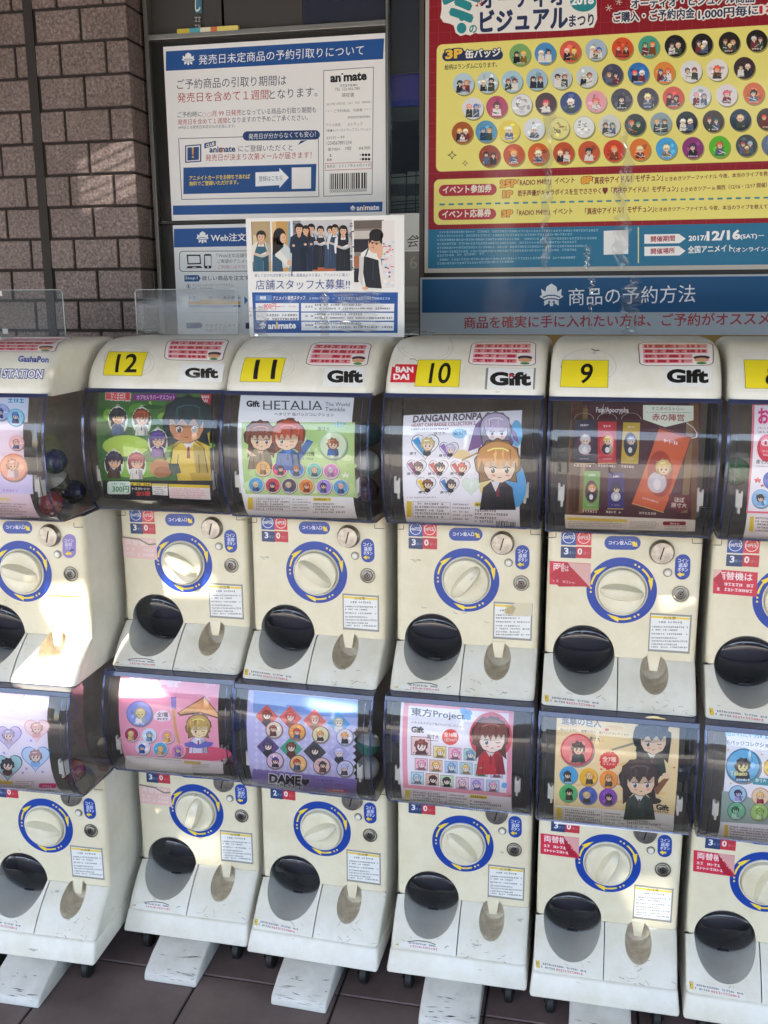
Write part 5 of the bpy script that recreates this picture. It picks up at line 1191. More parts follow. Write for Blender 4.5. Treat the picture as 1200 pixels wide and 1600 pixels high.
a.text('単700×　7個',816,590,925,584,18,'#66666b',2); a.text('¥4,900',962,586,1016,582,18,'#66666b',2); a.micro(812,616,836,615,13,'#66666b',2); a.micro(812,636,836,635,13,'#66666b',2)
for y in (606, 626):
    for k in range(3): a.ell(982+14*k,y,6.5,6.5,'#222226',2,12)
    a.text('¥',966,y+6,972,y+6,12,'#66666b',2)
for e in ((804,648,1022,640,2.5),(804,680,1022,672,2.5)): a.par(e[0],e[1],e[2],e[3],e[4],'#c04a50',2)
a.par(804,680,806,680,34,'#c04a50',2); a.par(1020,672,1022,672,34,'#c04a50',2); a.text('発売日：２０１７年９９月９９日',812,668,1016,660,15,'#55555a',3)
u = 826
while u < 1000:
    b_ = RND.choice((3,4,6,8)); a.par(u,768-.03*(u-826),u+b_,768-.03*(u+b_-826),74,'#2a2a2c',2); u += b_+RND.choice((3,4,5,7))
a.text('0000000000000000000',826,784,1000,778,15,'#44444a',2)
a.par(91,888,1072,872,44,BLUE,1); helmet(a,934,856,13,'#e8ecf0',BLUE); a.text('animate',952,868,1058,864,25,'#e8ecf0',3,.03); a.poly([(986,844),(991,844),(991,866),(986,866)],'#e0803c',4)
sheet('wall_poster', 'white notice with a printed receipt on its right side', 'poster', WY-.006, a)

# ---- notice below it: ordering on the web (mostly behind the recruiting poster)
a = Art(WP, 230, 340, 7.06)
tl = a.q(282,85); br = a.q(1900,1380); a.raw([(tl[0],tl[1]),(br[0],tl[1]),(br[0],br[1]),(tl[0],br[1])],'#dfe2e6',0)
a.par(296,330,1900,300,205,BLUE,1); helmet(a,612,220,70,'#e8ecf0',BLUE); a.text('Web注文店舗引取り',705,264,1560,250,86,'#eef0f2',3,.02)
a.rrect(355,368,1880,598,40,'#2c3038',1,-8); a.rrect(362,375,1874,591,36,'#dfe2e6',1.4,-8)
a.poly([(436,408),(588,408),(596,515),(446,518)],'#1e2024',2); a.poly([(452,424),(576,424),(582,500),(458,503)],'#dfe2e6',2.4); a.poly([(450,535),(590,532),(612,556),(430,560)],'#1e2024',2); a.poly([(500,545),(540,544),(542,551),(500,552)],'#dfe2e6',2.4)
a.rrect(628,402,710,562,16,'#1e2024',2); a.poly([(638,422),(702,422),(706,530),(642,532)],'#dfe2e6',2.4); a.ell(672,546,9,9,'#dfe2e6',2.4,12)
a.text('「Web注文店舗引取り」サービスで',768,442,1500,436,46,'#3a3e48',2); a.text('ご希望のアニメイト店舗で',776,504,1300,498,44,'#3a3e48',2); a.text('ご利用にはクラブアニメイト',780,566,1340,560,42,'#b87078',2)
a.poly([(410,636),(566,634),(590,670),(570,704),(412,706)],'#2a5590',2); a.text('Step1',420,692,556,690,42,'#dfe6ee',3,.01); a.text('欲しい商品を注文する',606,694,1180,690,52,'#2c3e60',2,.01)
a.ell(458,757,26,28,'#5a6070',2,24,0,360,.9); a.text('1',450,775,466,775,34,'#5a6070',2); a.text('アニメイトオンラインへアクセスし、',498,764,960,756,30,'#5a6070',2); a.text('欲しい商品を検索！',498,798,728,796,26,'#5a6070',2)
a.par(455,1008,1030,1004,150,'#d2d6dc',1); a.par(455,960,1030,958,34,'#dcb05a',2); a.par(580,946,900,944,40,'#e0c088',2.4); a.par(460,990,1030,988,24,'#8a94ac',2); a.par(952,986,1030,985,20,'#3c4a74',2.4)
for x_ in (460, 640, 800, 890, 960): a.micro(x_,900,x_+80,899,34,'#7a8498',2)
a.poly([(1072,870),(1115,910),(1074,960)],'#3a74b4',2); a.line([(500,1050),(1030,1048)],4,'#a0a8b4',2)
a.poly([(430,1160),(590,1158),(612,1190),(594,1220),(436,1222)],'#2a5590',2); a.text('クラブアニメイト',640,1214,1024,1206,44,'#5a6474',2); a.text('へログイン',640,1262,870,1258,40,'#7a8290',2); a.par(1086,1226,1140,1225,66,'#2a3a60',2)
sheet('wall_poster', 'web order notice with a laptop icon, half behind the recruiting poster', 'poster', WY-.006, a)
tag(link('poster_rail', MB().box((X(250,347), WY-.012, Z(300,350.5)), (X(392,347), WY-.002, Z(300,345.5))).me('r', bevel=.001), BLACKF), 'black rail between the two blue headed notices', 'rail')

# ---- festival poster
a = Art(WP, 640, 0, 4)
xl, xr = X(670, 300), .95; zb_ = Z(900, 417); zt_ = 2.32
a.raw([(X(664,400),zt_),(xr,zt_),(xr,Z(900,424)),(X(664,400),Z(900,424))],'#b4b2ac',0)
a.raw([(xl,zt_),(xr,zt_),(xr,zb_),(xl,zb_)],'#8c1422',.6)
for i in range(40): x_ = xl+.02+i*.026; a.raw([(x_,zt_),(x_+.0015,zt_),(x_+.0015,zb_),(x_,zb_)],'#98283a',.8)
for i in range(32): z_ = zb_+.02+i*.026; a.raw([(xl,z_),(xr,z_),(xr,z_+.0015),(xl,z_+.0015)],'#98283a',.8)
def yel(px0, py0, px1, py1):
    p0 = a.q(px0, py0); p1 = a.q(px1, py1); r = .012; x0, z1, z0 = p0[0], p0[1], p1[1]; P = [(xr, z1), (x0+r, z1)]
    P += [(x0+r-r*math.sin(t*.314), z1-r+r*math.cos(t*.314)) for t in range(1, 5)] + [(x0, z1-r), (x0, z0+r)] + [(x0+r-r*math.cos(t*.314), z0+r-r*math.sin(t*.314)) for t in range(1, 5)] + [(x0+r, z0), (xr, z0)]
    a.raw(P, '#e9df7c', 1)
yel(170,280,168,1074)
# heading
a.poly([(200,-220),(1160,-300),(1172,120),(1150,172),(980,190),(430,212),(410,205),(380,222),(350,215),(318,226),(288,205),(276,160),(252,148),(212,140),(192,110),(200,60)],'#e9e8e2',1.4)
a.text('冬',210,140,445,128,330,'#2a8a92',2,.05); a.ell(327,113,18,19,'#2a8a92',2.2); a.ell(325,176,30,34,'#2a8a92',2.2); a.text('の',374,206,420,204,48,'#2a8a92',2.2,.04)
a.text('オーディオ',444,56,975,34,120,'#25335a',2,.05); a.text('ビジュアル',444,200,985,172,130,'#25335a',2,.055); a.text('まつり',998,168,1150,158,72,'#25335a',2,.04)
a.ell(1085,12,82,62,'#2a8a92',2.2); a.text('2018',1008,34,1152,26,50,'#eef0ee',3,.05); a.line([(425,35),(432,-20),(455,-26),(448,22)],5,'#c0404a',3); a.ell(421,36,9,6,'#c0404a',3,10); a.ell(444,24,9,6,'#c0404a',3,10)
a.rrect(204,322,584,384,30,'#26335c',2,-10); a.text('3P',224,372,332,362,60,'#e8c04a',3,.05,'#26335c',.09); a.text('缶バッジ',350,366,566,352,52,'#ecece8',3,.05,'#26335c',.09); a.text('絵柄はランダムになります。',220,438,546,420,34,'#2c2a28',2,.015)
def spark(cx, cy, r): a.poly([(cx,cy-r),(cx+.3*r,cy-.3*r),(cx+r,cy),(cx+.3*r,cy+.3*r),(cx,cy+r),(cx-.3*r,cy+.3*r),(cx-r,cy),(cx-.3*r,cy-.3*r)],'#3a3a34',2); r *= .62; a.poly([(cx,cy-r),(cx+.3*r,cy-.3*r),(cx+r,cy),(cx+.3*r,cy+.3*r),(cx,cy+r),(cx-.3*r,cy+.3*r),(cx-r,cy),(cx-.3*r,cy-.3*r)],'#e9df7c',2.4)
spark(266,970,30); spark(347,1020,20)
BN = [0]
def badge(x, y, f, c1, c2=None, r=67):
    R = RND.uniform; BN[0] += 1; a.ell(x+5,y+9,r*1.02,r*1.04,'#9a9254',1.3,26); a.ell(x,y,r,r*1.03,f,2,30)
    for k in range(7): t_ = R(0,6.28); q = R(.2,.68)*r; a.ell(x+q*math.cos(t_),y+q*math.sin(t_),R(.1,.3)*r,R(.08,.24)*r,tone(f, R(.72,1.22)),2.1+.03*k,10)
    if c1 is None:
        for k in range(9): px, py = x+R(-.6,.5)*r, y+R(-.5,.5)*r; a.line([(px,py),(px+R(.05,.25)*r,py+R(-.2,.2)*r),(px+R(.1,.3)*r,py+R(-.1,.3)*r)],4,RND.choice(('#3a3638','#6a6468','#d07040' if f == '#e6e08c' else '#4a464a')),2.6+.02*k)
        a.ell(x,y,r,r*1.03,'#b4b090',2.9,30,0,360,.95); return
    heads = [(0, .95)] if c2 is None else [(R(-.38,-.26), .72), (R(.24,.36), .72)] + ([(R(-.05,.05), .55)] if RND.random() < .3 else [])
    for k, (dx, z) in enumerate(heads):
        c = (c1, c2 or c1, RND.choice(('#d8c080','#2a2a34','#a04a3c')))[k]; hx, hy, s = x+dx*r, y+R(-.2,0)*r+(.3*r if k == 2 else 0), .5*r*z; b = RND.choice(('#23242c','#e4e0da',tone(c,.6),'#5a6a8a','#7a3038','#3a4a3c')); l0 = 2.5+.42*k
        a.poly([(hx-.9*s,y+.82*r),(hx-.75*s,hy+.75*s),(hx,hy+.5*s),(hx+.8*s,hy+.8*s),(hx+.85*s,y+.8*r)],b,l0); a.poly([(hx-.2*s,hy+.6*s),(hx+.1*s,hy+1.2*s),(hx+.25*s,hy+.6*s)],RND.choice(('#e8e4e0','#c8b8a8','#8a2c34')),l0+.05)
        a.poly([(hx+(.82 if i % 2 else .66)*s*R(.9,1.1)*math.cos(i*.449), hy-(.82 if i % 2 else .66)*s*math.sin(i*.449)) for i in range(14)],c,l0+.1); a.ell(hx+R(-.08,.08)*s,hy+.2*s,.46*s,.48*s,'#e6c8ae',l0+.17,14)
        for d in (-.18,.2): a.ell(hx+d*s,hy+.2*s,.08*s,.1*s,'#3a2c28',l0+.24,7)
        a.poly([(hx-.58*s,hy+.1*s),(hx-.4*s,hy-.5*s),(hx+.4*s,hy-.52*s),(hx+.58*s,hy+.12*s),(hx+.3*s,hy-.12*s),(hx+.1*s,hy+.05*s),(hx-.15*s,hy-.15*s),(hx-.35*s,hy+.05*s)],tone(c,1.15),l0+.3)
    for k in range(3): a.line([(x+R(-.6,.6)*r,y+R(.3,.75)*r),(x+R(-.6,.6)*r,y+R(.3,.75)*r)],4,RND.choice((c1,'#e8e4e0','#2c2c34')),3.9+.02*k)
    a.micro(x-.45*r,y+.84*r,x+.45*r,y+.84*r,.14*r,RND.choice(('#2c2c34','#f0eeea')),4.1)
R2 = 1040
for x, y, f, c, d in ((690,342,'#7fae6a','#26283a','#e0b050'),(848,335,'#4a90c8','#e8e0c8','#2a2c38'),(1005,323,'#d8604c','#e8b0a0','#e8b03c'),(1165,312,'#a8bcd0','#e8dcc0','#3a5a9c'),(290+R2,303,'#d8522c','#c83a28','#8a4a2c'),(455+R2,292,'#4aa08c','#2f6a4a','#d8702c'),(620+R2,287,'#18161a','#3a3036','#c8a890'),(788+R2,278,'#1c181a','#4a3c3a','#d8d4d0'),(958+R2,268,'#201a1a','#6a4438','#a87c60'),(1130+R2,255,'#1a1818','#b8b4b4','#5a4038'),
    (337,525,'#b8d0dc','#23262c','#b08060'),(487,515,'#bccfd8','#d0ccb8','#23262c'),(640,510,'#a8ccdc','#8a4038','#5a2c2a'),(795,497,'#a4c4d8','#22262c','#8a4c34'),(948,490,'#c4cfd6','#2a2c32','#8a5a40'),(1108,480,'#ccd6d8','#b0b8b4','#7a3830'),(228+R2,468,'#4a4860','#8a6a50','#30303c'),(390+R2,460,'#2f74bc','#d04a50','#e0e4e8'),(552+R2,455,'#e08a3c','#3a4a74','#c84a38'),(720+R2,447,'#e4e2e4','#5a5458','#7a2c30'),(882+R2,437,'#e8e4e2','#d0482c',None),(1052+R2,425,'#3c2a30','#2a1c20','#d8b8b0'),
    (395,678,'#dfe0e4','#e0888c','#4a6ab0'),(545,668,'#b84468','#4a2030',None),(700,655,'#e2e1e4',None,None),(852,648,'#4a2428','#c03440',None),(1007,642,'#33407c','#e4e0e0',None),(285+R2,622,'#4a4250','#1c1a1e',None),(125+R2,635,'#e8a0ac','#dc5a58',None),(448+R2,617,'#4c434e','#e0cc90',None),(608+R2,610,'#d85848','#7a2c34','#2e2c40'),(775+R2,605,'#d9dde4','#c88a90','#7a6a8a'),(942+R2,595,'#e4dce0','#c84a68',None),(1110+R2,585,'#d8703c','#1e1a1c',None),
    (330,830,'#a85a2c','#d8a850','#e0d0b0'),(478,822,'#5a9ac0','#3a6aa0','#b08a50'),(622,820,'#e8cf48','#d8d4c8',None),(780,808,'#dde2e8','#c4d4e8',None),(933,803,'#e6e08c',None,None),(1090,795,'#e4e6e4',None,None),(210+R2,785,'#d4d6d0','#5a3a34','#3a6a58'),(370+R2,780,'#3a3c40','#d8603a','#3a7a58'),(530+R2,772,'#8aa0a8','#c0904c','#6a4a38'),(692+R2,765,'#23242c','#e4e0d8','#e0d8c0'),(858+R2,758,'#4a3a34','#6a3a30','#2f5a48'),(1027+R2,750,'#24344a','#d8b890',None),(1195+R2,745,'#4a3a34','#c8503a','#2f5a48'),
    (500,975,'#9a4430','#1e1c20','#4a2428'),(652,968,'#c8562c','#d89a50',None),(805,963,'#d0642c','#e0d0b0',None),(963,957,'#c2542e','#e0c0a0','#7a3828'),(1120,950,'#c85a34','#26282c',None),(238+R2,943,'#d0452c','#e07038',None),(400+R2,935,'#e07a34','#e0c090',None),(565+R2,928,'#4aa4dc','#d8d0b0',None),(730+R2,925,'#8a3a78','#3a2c4a',None),(897+R2,918,'#5ab82c','#b05838',None),(1065+R2,910,'#4a5458','#8a3c40','#8aa4b8'),(1225+R2,905,'#6a7a98','#3a4a68',None)):
    badge(x, y, f, c, d)
for x in (268+R2, 205+R2):
    for k in range(3):
        t = k*math.pi/3+.2; r = 22; y = 12 if x > 240+R2 else 50; a.line([(x-r*math.cos(t),y-r*math.sin(t)),(x+r*math.cos(t),y+r*math.sin(t))],4,'#d8c8b8',2)
a.frame(900,0,4)
a.text('オーディオ・ビジュアル商品',346,56,1112,14,62,'#25335a',3,.04,'#e9e8e2',.12); a.text('ご購入・ご予約内金',234,140,740,112,62,'#25335a',3,.04,'#e9e8e2',.12); a.text('1,000円毎に',766,124,1138,94,64,'#25335a',3,.04,'#e9e8e2',.12); a.text('1枚',1150,90,1300,80,62,'#c8283c',3,.05,'#e9e8e2',.12)
# lower panel and small print
a.frame(640,260,2.143)
yel(82,44,84,196)
a.rrect(98,62,292,100,19,'#b0303e',2,-4); a.text('イベント参加券',112,92,274,86,26,'#f0e6d8',3,.04); a.rrect(96,144,290,180,18,'#b0303e',2,-3); a.text('イベント応募券',110,174,272,168,26,'#f0e6d8',3,.04)
a.text('25P',303,72,358,69,26,'#e8a83c',3,.06,'#7a2c28',.05); a.text('「RADIO M4!!!!」イベント',362,66,552,56,22,'#7a2c30',2,.03); a.text('8P',574,60,612,57,25,'#e8a83c',3,.06,'#7a2c28',.05); a.text('「真夜中アイドル！モザチュン」',612,60,848,48,24,'#7a2c30',2,.03); a.text('ときめきツアーファイナル 今夜、本当のライブを教えてあげる…',856,50,1290,26,15,'#7a2c30',2,.02)
a.text('1P',312,106,346,104,24,'#e8a83c',3,.06,'#7a2c28',.05); a.text('若手声優がキャラボイスを生でささやく♥「真夜中アイドル！モザチュン」',362,102,898,86,22,'#7a2c30',2,.03); a.text('ときめきツアー in 関西（12/16・12/17 開催）',908,86,1196,70,16,'#7a2c30',2,.02)
for i in range(36): a.par(100+31*i,131-.66*i,118+31*i,130.6-.66*i,6,'#3a8494',2)
a.text('3P',308,171,346,169,24,'#e8a83c',3,.06,'#7a2c28',.05); a.text('「RADIO M4!!!!」イベント',360,166,545,160,21,'#7a2c30',2,.03); a.text('「真夜中アイドル！モザチュン」',588,162,818,152,22,'#7a2c30',2,.03); a.text('ときめきツアーファイナル 今夜、本当のライブを教えてあげる…',822,152,1260,140,15,'#7a2c30',2,.02)
p0 = a.q(52,212); a.raw([(xl,p0[1]),(xr,p0[1]),(xr,zb_),(xl,zb_)],'#2a7296',1)
for i in range(9): a.micro(92,224+13.2*i,(632,545,628,560,595,560,250,556,360)[i],218+13*i,8,'#8fb8cc',2)
a.par(650,296,732,293,80,'#e8eaea',2); a.par(764,324,768,324,120,'#d8d898',2)
for y, t in ((258,'開催期間'),(299,'開催場所')):
    a.poly([(786,y-30),(902,y-32),(924,y-16),(904,y-1),(786,y+1)],'#eef0f0',2); a.text(t,808,y-5,888,y-8,19,'#a83444',3,.03)
a.text('2017/',934,250,994,248,18,'#eef0f0',2,.03); a.text('12/16',994,250,1108,245,34,'#eef0f0',2,.045); a.text('(SAT)－',1108,246,1186,243,18,'#eef0f0',2,.03); a.text('全国アニメイト',932,291,1082,285,24,'#eef0f0',2,.03); a.text('（オンラインショップ含む）',1084,288,1330,280,17,'#eef0f0',2,.02)
fest = sheet('wall_poster', 'big red and yellow festival poster with rows of round badges', 'poster', WY-.006, a)
def crinkle(px0, py0, px1, py1, y, seed, parent, wob=.25):
    """ragged strip of crumpled clear tape on a poster"""
    q = WallLoc(y); a0 = q(px0, py0); b0 = q(px1, py1); r = random.Random(seed); n, k = 26, 5; V = []; F = []; w_ = b0[0]-a0[0]
    for i in range(n+1):
        z = a0[1]+(b0[1]-a0[1])*i/n; l_ = a0[0]+w_*wob*r.random(); rr = b0[0]-w_*wob*r.random()
        for j in range(k+1): V.append((l_+(rr-l_)*j/k, y-.0022-r.random()*.0022, z))
    for i in range(n):
        for j in range(k): F.append((i*(k+1)+j, i*(k+1)+j+1, (i+1)*(k+1)+j+1, (i+1)*(k+1)+j))
    return bodypart('clear_tape', mesh('tape', V, F), TAPE, parent, tuple(-c for c in parent.location))
crinkle(848, 175, 864, 422, WY-.006, 1, fest, .5); crinkle(962, 185, 988, 420, WY-.006, 2, fest, .5); crinkle(910, 385, 925, 420, WY-.006, 3, fest, .5)

# ---- how to reserve: blue board under it
a = Art(WallLoc(WY-.010), 640, 260, 2.143)
p0, p1 = a.q(36,372), a.q(36,575); pt, pb = a.q(48,382), a.q(48,490); g0 = a.q(75,562)
a.raw([(p0[0],p0[1]),(xr,p0[1]),(xr,p1[1]-.03),(p0[0],p1[1]-.03)],'#aab2ba',0); a.raw([(p0[0]+.004,p0[1]-.004),(xr,p0[1]-.004),(xr,pb[1]),(p0[0]+.004,pb[1])],'#14507e',1)
a.raw([(g0[0],g0[1]),(xr,g0[1]),(xr,g0[1]-.03),(g0[0],g0[1]-.03)],'#94763a',1)
helmet(a,475,432,40,'#e8ecf0','#14507e'); a.text('商品の予約方法',532,466,956,455,58,'#e8ecf0',2,.004); a.text('商品を確実に手に入れたい方は、ご予約がオススメ！',183,543,1225,530,40,'#a63c3c',2,.02)
how = sheet('wall_poster', 'blue headed board on how to reserve goods, under the festival poster', 'poster', WY-.010, a)
crinkle(970, 430, 1003, 522, WY-.010, 4, how, .45); crinkle(918, 430, 930, 516, WY-.010, 5, how, .6)

# ---- recruiting poster standing on the lids
RY = .1
a = Art(WallLoc(RY), 380, 335, 4.615)
tl = a.q(18,30); br = a.q(1162,885); a.raw([(tl[0],tl[1]),(br[0],tl[1]),(br[0],br[1]),(tl[0],br[1])],'#ecebe8',0)
PICN = [0]
def pic(x0,y0,x1,y1,col): PICN[0] += 1; a.quad(x0,y0,x1,y1,col,.6+.03*PICN[0])
def shopper(cx, top, h, hair, apron, shirt, long_=0, L=2):     # small printed picture of someone in a shop apron, no likeness
    s = h/7.2; R = RND.uniform; P = lambda pts: [(cx+x*s, top+y*s) for x, y in pts]
    a.poly(P([(-1.15,1.85),(-.5,1.42),(.5,1.42),(1.15,1.85),(1.3,3.0),(1.2,4.0),(.8,4.1),(-.8,4.1),(-1.2,4.0),(-1.3,3.0)]),shirt,L); a.poly(P([(-.22,1.2),(.22,1.2),(.26,1.7),(0,1.95),(-.26,1.7)]),'#d6a684',L+.15)
    a.poly(P([(.5,1.42),(1.15,1.85),(1.3,3.0),(1.2,4.0),(.85,4.05),(.8,2.4)]),tone(shirt,.8),L+.2)
    a.poly(P([(-.58,2.05),(.58,2.05),(.98,3.2),(1.05,7.2),(-1.05,7.2),(-.98,3.2)]),apron,L+.4); a.poly(P([(.2,3.2),(.95,3.2),(1.04,7.2),(.4,7.2)]),tone(apron,.75),L+.5)
    for x in (-.5, .5): a.line(P([(x,2.05),(x*.7,1.5)]),.14*s,apron,L+.45)
    for k in range(3): x = R(-.7,.6); a.line(P([(x,R(3.4,4)),(x+R(-.15,.15),R(5.5,7))]),.05*s,tone(apron,R(.6,1.5)),L+.55+.02*k)
    a.line(P([(-1.1,2.9),(-.1,3.25),(.9,2.8)]),.34*s,shirt,L+.7); a.line(P([(1.1,2.9),(.2,3.35),(-.8,3.0)]),.3*s,tone(shirt,.88),L+.75); a.ell(cx-.75*s,top+3.02*s,.2*s,.17*s,'#dcb090',L+.8,10); a.ell(cx+.85*s,top+2.85*s,.2*s,.17*s,'#dcb090',L+.8,10)
    a.ell(cx,top+.62*s,.64*s,.68*s,hair,L+.85,18)
    if long_: a.poly(P([(-.64,.6),(.64,.6),(.8,2.5),(.35,2.2),(.3,1.2),(-.3,1.2),(-.35,2.2),(-.8,2.5)]),hair,L+.9)
    a.ell(cx,top+.82*s,.45*s,.53*s,'#e2b694',L+1.2,16); a.poly(P([(-.52,.8),(-.5,.3),(0,.0),(.5,.3),(.52,.8),(.36,.5),(.1,.56),(-.2,.46),(-.38,.58)]),hair,L+1.5)
    for d in (-.18,.18): a.ell(cx+d*s,top+.82*s,.07*s,.05*s,'#3a2a24',L+1.6,8); a.line(P([(d-.09,.7),(d+.09,.69)]),.04*s,'#4a3830',L+1.6)
    a.line(P([(0,.84),(.05,.96)]),.04*s,'#c48e70',L+1.6); a.line(P([(-.15,1.1),(0,1.14),(.15,1.09)]),.06*s,'#b0584e',L+1.7)
pic(62,52,205,412,'#b8a078'); pic(62,52,70,412,'#4a3a30'); pic(172,52,184,412,'#7a6a58'); pic(70,150,100,260,'#d8c8a0'); shopper(130,118,400,'#2c2624','#3a6278','#e4ddd0')
a.quad(58,413,205,545,'#ecebe8',5)
pic(206,52,348,412,'#c89a58'); pic(206,52,240,160,'#e0c090'); pic(318,52,348,412,'#8aa0a8'); 
a.poly([(222,250),(290,200),(340,250),(345,370),(300,385),(225,395)],'#c8d0d0',2); a.poly([(212,270),(280,340),(290,412),(210,412)],'#34506a',2.4); a.poly([(255,240),(300,300),(346,352),(330,385),(270,330),(230,300)],'#dfe0da',2.6); a.ell(262,160,46,62,'#221e1e',3,20); a.poly([(216,170),(300,150),(290,235),(262,262),(212,300)],'#221e1e',3); a.ell(288,172,22,36,'#e0b494',3.4,14); a.ell(296,166,4,3,'#2c2220',3.8,8); a.line([(292,190),(302,190)],3,'#b0584e',3.8); a.line([(235,150),(240,280)],5,'#3c3434',3.6); a.line([(255,140),(262,260)],4,'#332c2c',3.7); a.ell(332,350,16,22,'#e0b494',3.4,12)
pic(356,46,790,412,'#c8c6c8'); pic(356,46,420,300,'#8c8a94'); pic(356,320,790,412,'#b4623e'); pic(700,130,790,412,'#7d7c88')
for i in range(90): x_, y_ = RND.choice((RND.uniform(358,400),RND.uniform(715,785),RND.uniform(600,785))), RND.uniform(60,400); a.poly([(x_,y_),(x_+RND.uniform(8,24),y_),(x_+20,y_+9),(x_,y_+8)],RND.choice(('#e4e2e4','#3a3e50','#9a98a4','#b8b6c0','#5a5a6a')),1.3+.01*i)
for cx, t, h, ap, sh, lg, L in ((558,82,300,'#262a34','#dcdce0',0,2),(490,68,330,'#2a3042','#c8d0dc',0,2.07),(630,82,310,'#3a4a64','#d0d8e0',0,2.14),(662,72,320,'#33435c','#d4dae2',0,4.03),(452,80,340,'#2c3a58','#3a4660',1,4.11),(404,66,380,'#1e2a3e','#223048',0,6.05),(722,80,360,'#20242e','#e0e0e4',1,6.13)): shopper(cx,t,h,'#241e1e',ap,sh,lg,L)
a.quad(356,413,792,440,'#ecebe8',9)
pic(798,44,1018,540,'#8a8078'); pic(798,44,1000,100,'#6a5f58'); pic(798,180,910,270,'#2c2830'); pic(798,120,930,175,'#c8c0b8'); pic(798,300,850,380,'#a8684a'); pic(798,390,836,488,'#2a2c30'); pic(798,490,1018,545,'#e8e6e4'); pic(1000,46,1092,530,'#e6dedc')
for i in range(60): x_, y_ = RND.uniform(1000,1080), RND.uniform(200,520); a.ell(x_,y_,RND.uniform(4,16),RND.uniform(3,10),RND.choice(('#e8b0b4','#c8d8e8','#d86a70','#f2ecec','#e8e0c8','#5a6a90')),1.4+.01*i,8)
a.poly([(850,280),(905,240),(985,290),(1005,400),(1000,500),(940,520),(850,530),(830,470)],'#e8e6e2',2); a.poly([(872,300),(975,330),(985,420),(1000,535),(885,528),(865,420)],'#24262e',2.6); a.line([(882,300),(904,245)],9,'#24262e',2.8); a.ell(950,215,48,66,'#e2b090',3,22); a.ell(960,150,52,46,'#241e1e',3.4,20); a.poly([(985,140),(1003,150),(1003,215),(985,215)],'#241e1e',3.4); a.line([(918,196),(945,206),(990,208)],5,'#2a2224',4); a.ell(985,262,22,60,'#e2b090',4,14); a.line([(925,236),(945,242)],5,'#b8504c',4); a.ell(880,532,24,12,'#e2b090',4,12); a.ell(930,208,7,5,'#2c2220',4.6,8); a.ell(962,214,7,5,'#2c2220',4.6,8); a.line([(938,214),(934,226),(942,228)],4,'#c08a6a',4.6); a.poly([(905,215),(912,150),(985,140),(1000,185),(960,172),(930,185)],'#241e1e',4.7); a.line([(940,330),(936,470)],6,'#3a3e4a',3); a.line([(975,340),(982,480)],5,'#151820',3); a.poly([(838,300),(872,310),(860,520),(836,470)],'#cfccc8',2.3)
a.text('楽しくなければ仕事じゃない！熱意あるキミ達よ、アニメイトに集え！',84,452,766,448,24,'#5a6aa0',10,0); a.text('店舗スタッフ大募集!!',92,543,770,540,72,'#3a4a90',10,.004)
a.poly([(64,562),(1116,562),(1114,855),(78,855)],'#24539c',1)
for e in (((90,582),(206,582),(206,622),(90,622)),((90,640),(402,640),(402,698),(92,698)),((92,704),(402,704),(402,764),(94,764)),((418,640),(1090,644),(1088,700),(418,700)),((418,708),(1088,710),(1087,766),(418,766)),((420,774),(1087,776),(1086,838),(420,836))): a.poly(e,'#e6e8ec' if e[0][1] > 600 else '#5a84c0',2)
a.text('職種',122,614,164,613,24,'#eef0f4',3,.03); a.text('アニメイト販売スタッフ',216,618,448,614,28,'#eef0f4',3,.02); a.micro(478,614,1060,616,18,'#a8bcdc',3)
a.text('時給',110,676,142,675,16,'#5a5a66',3); a.text('900円~',148,684,262,682,40,'#d8383c',3,.02); a.micro(262,668,390,668,10,'#d89090',3); a.micro(110,694,240,694,10,'#d89090',3)
for y0, x0 in ((722,170),(750,170)): a.micro(x0,y0+14,396,y0+13,18,'#3a3c48',3)
a.micro(104,742,140,742,15,'#6a6c78',3)
for y0 in (672,740,806): a.micro(448,y0,506,y0,15,'#6a6c78',3); a.micro(516,y0-12,860,y0-12,16,'#3a3c48',3); a.micro(516,y0+14,1080,y0+14,15,'#3a3c48',3)
helmet(a,142,800,26,'#e8ecf0','#24539c'); a.text('animate',178,828,382,824,46,'#eef0f4',3,.035); a.poly([(238,790),(248,790),(248,826),(238,826)],'#f0b84a',4); a.ell(243,780,6,6,'#f0b84a',4,10)
rec = sheet('recruiting_poster', 'white staff recruiting poster with photos of people in aprons, standing on the lids', 'poster', RY, a)
bodypart('backing_board', MB().box((tl[0], .0004, br[1]), (br[0], .003, tl[1])).me('bb'), mat('white_board', '#dcdad6', .6), rec)
crinkle(388, 480, 421, 529, RY, 6, rec, .12); crinkle(499, 455, 516, 529, RY, 7, rec, .2); crinkle(520, 455, 606, 520, RY, 8, rec, .3)
# acrylic panels behind the lids
EDGE = clear('acrylic_edge', '#dfe6ea', 1.5, .1, .5, '#dde4e6')
def acrylic(x0, x1, z0, z1, y, label):
    V = []; r = .008; P = [(x1-r+r*math.sin(t*.262), z1-r+r*math.cos(t*.262)) for t in range(6, -1, -1)] + [(x0+r-r*math.sin(t*.262), z1-r+r*math.cos(t*.262)) for t in range(7)] + [(x0, z0), (x1, z0)]
    n = len(P); V = [(x, 0, z) for x, z in P] + [(x, .003, z) for x, z in P]
    o = link('acrylic_panel', MB().add(V, [list(range(n)), list(range(2*n-1, n-1, -1))] + [(i, (i+1) % n, n+(i+1) % n, n+i) for i in range(n)]).me('ac', bevel=.0005), ACRYL); o.location = (0, y, 0)
    e = [(x, -.0006, z) for x, z in P[:14]]; e = [(x1, -.0006, z0+.001)] + e + [(x0, -.0006, z0+.001)]
    bodypart('polished_edge', MB().tube(e, .0009, 6).me('edge', True), EDGE, o); return tag(o, label, 'acrylic panel', 'clear acrylic panels on the lids')
q13 = MPOS['13']; q12 = MPOS['12']; zl = FLOOR+H+.731
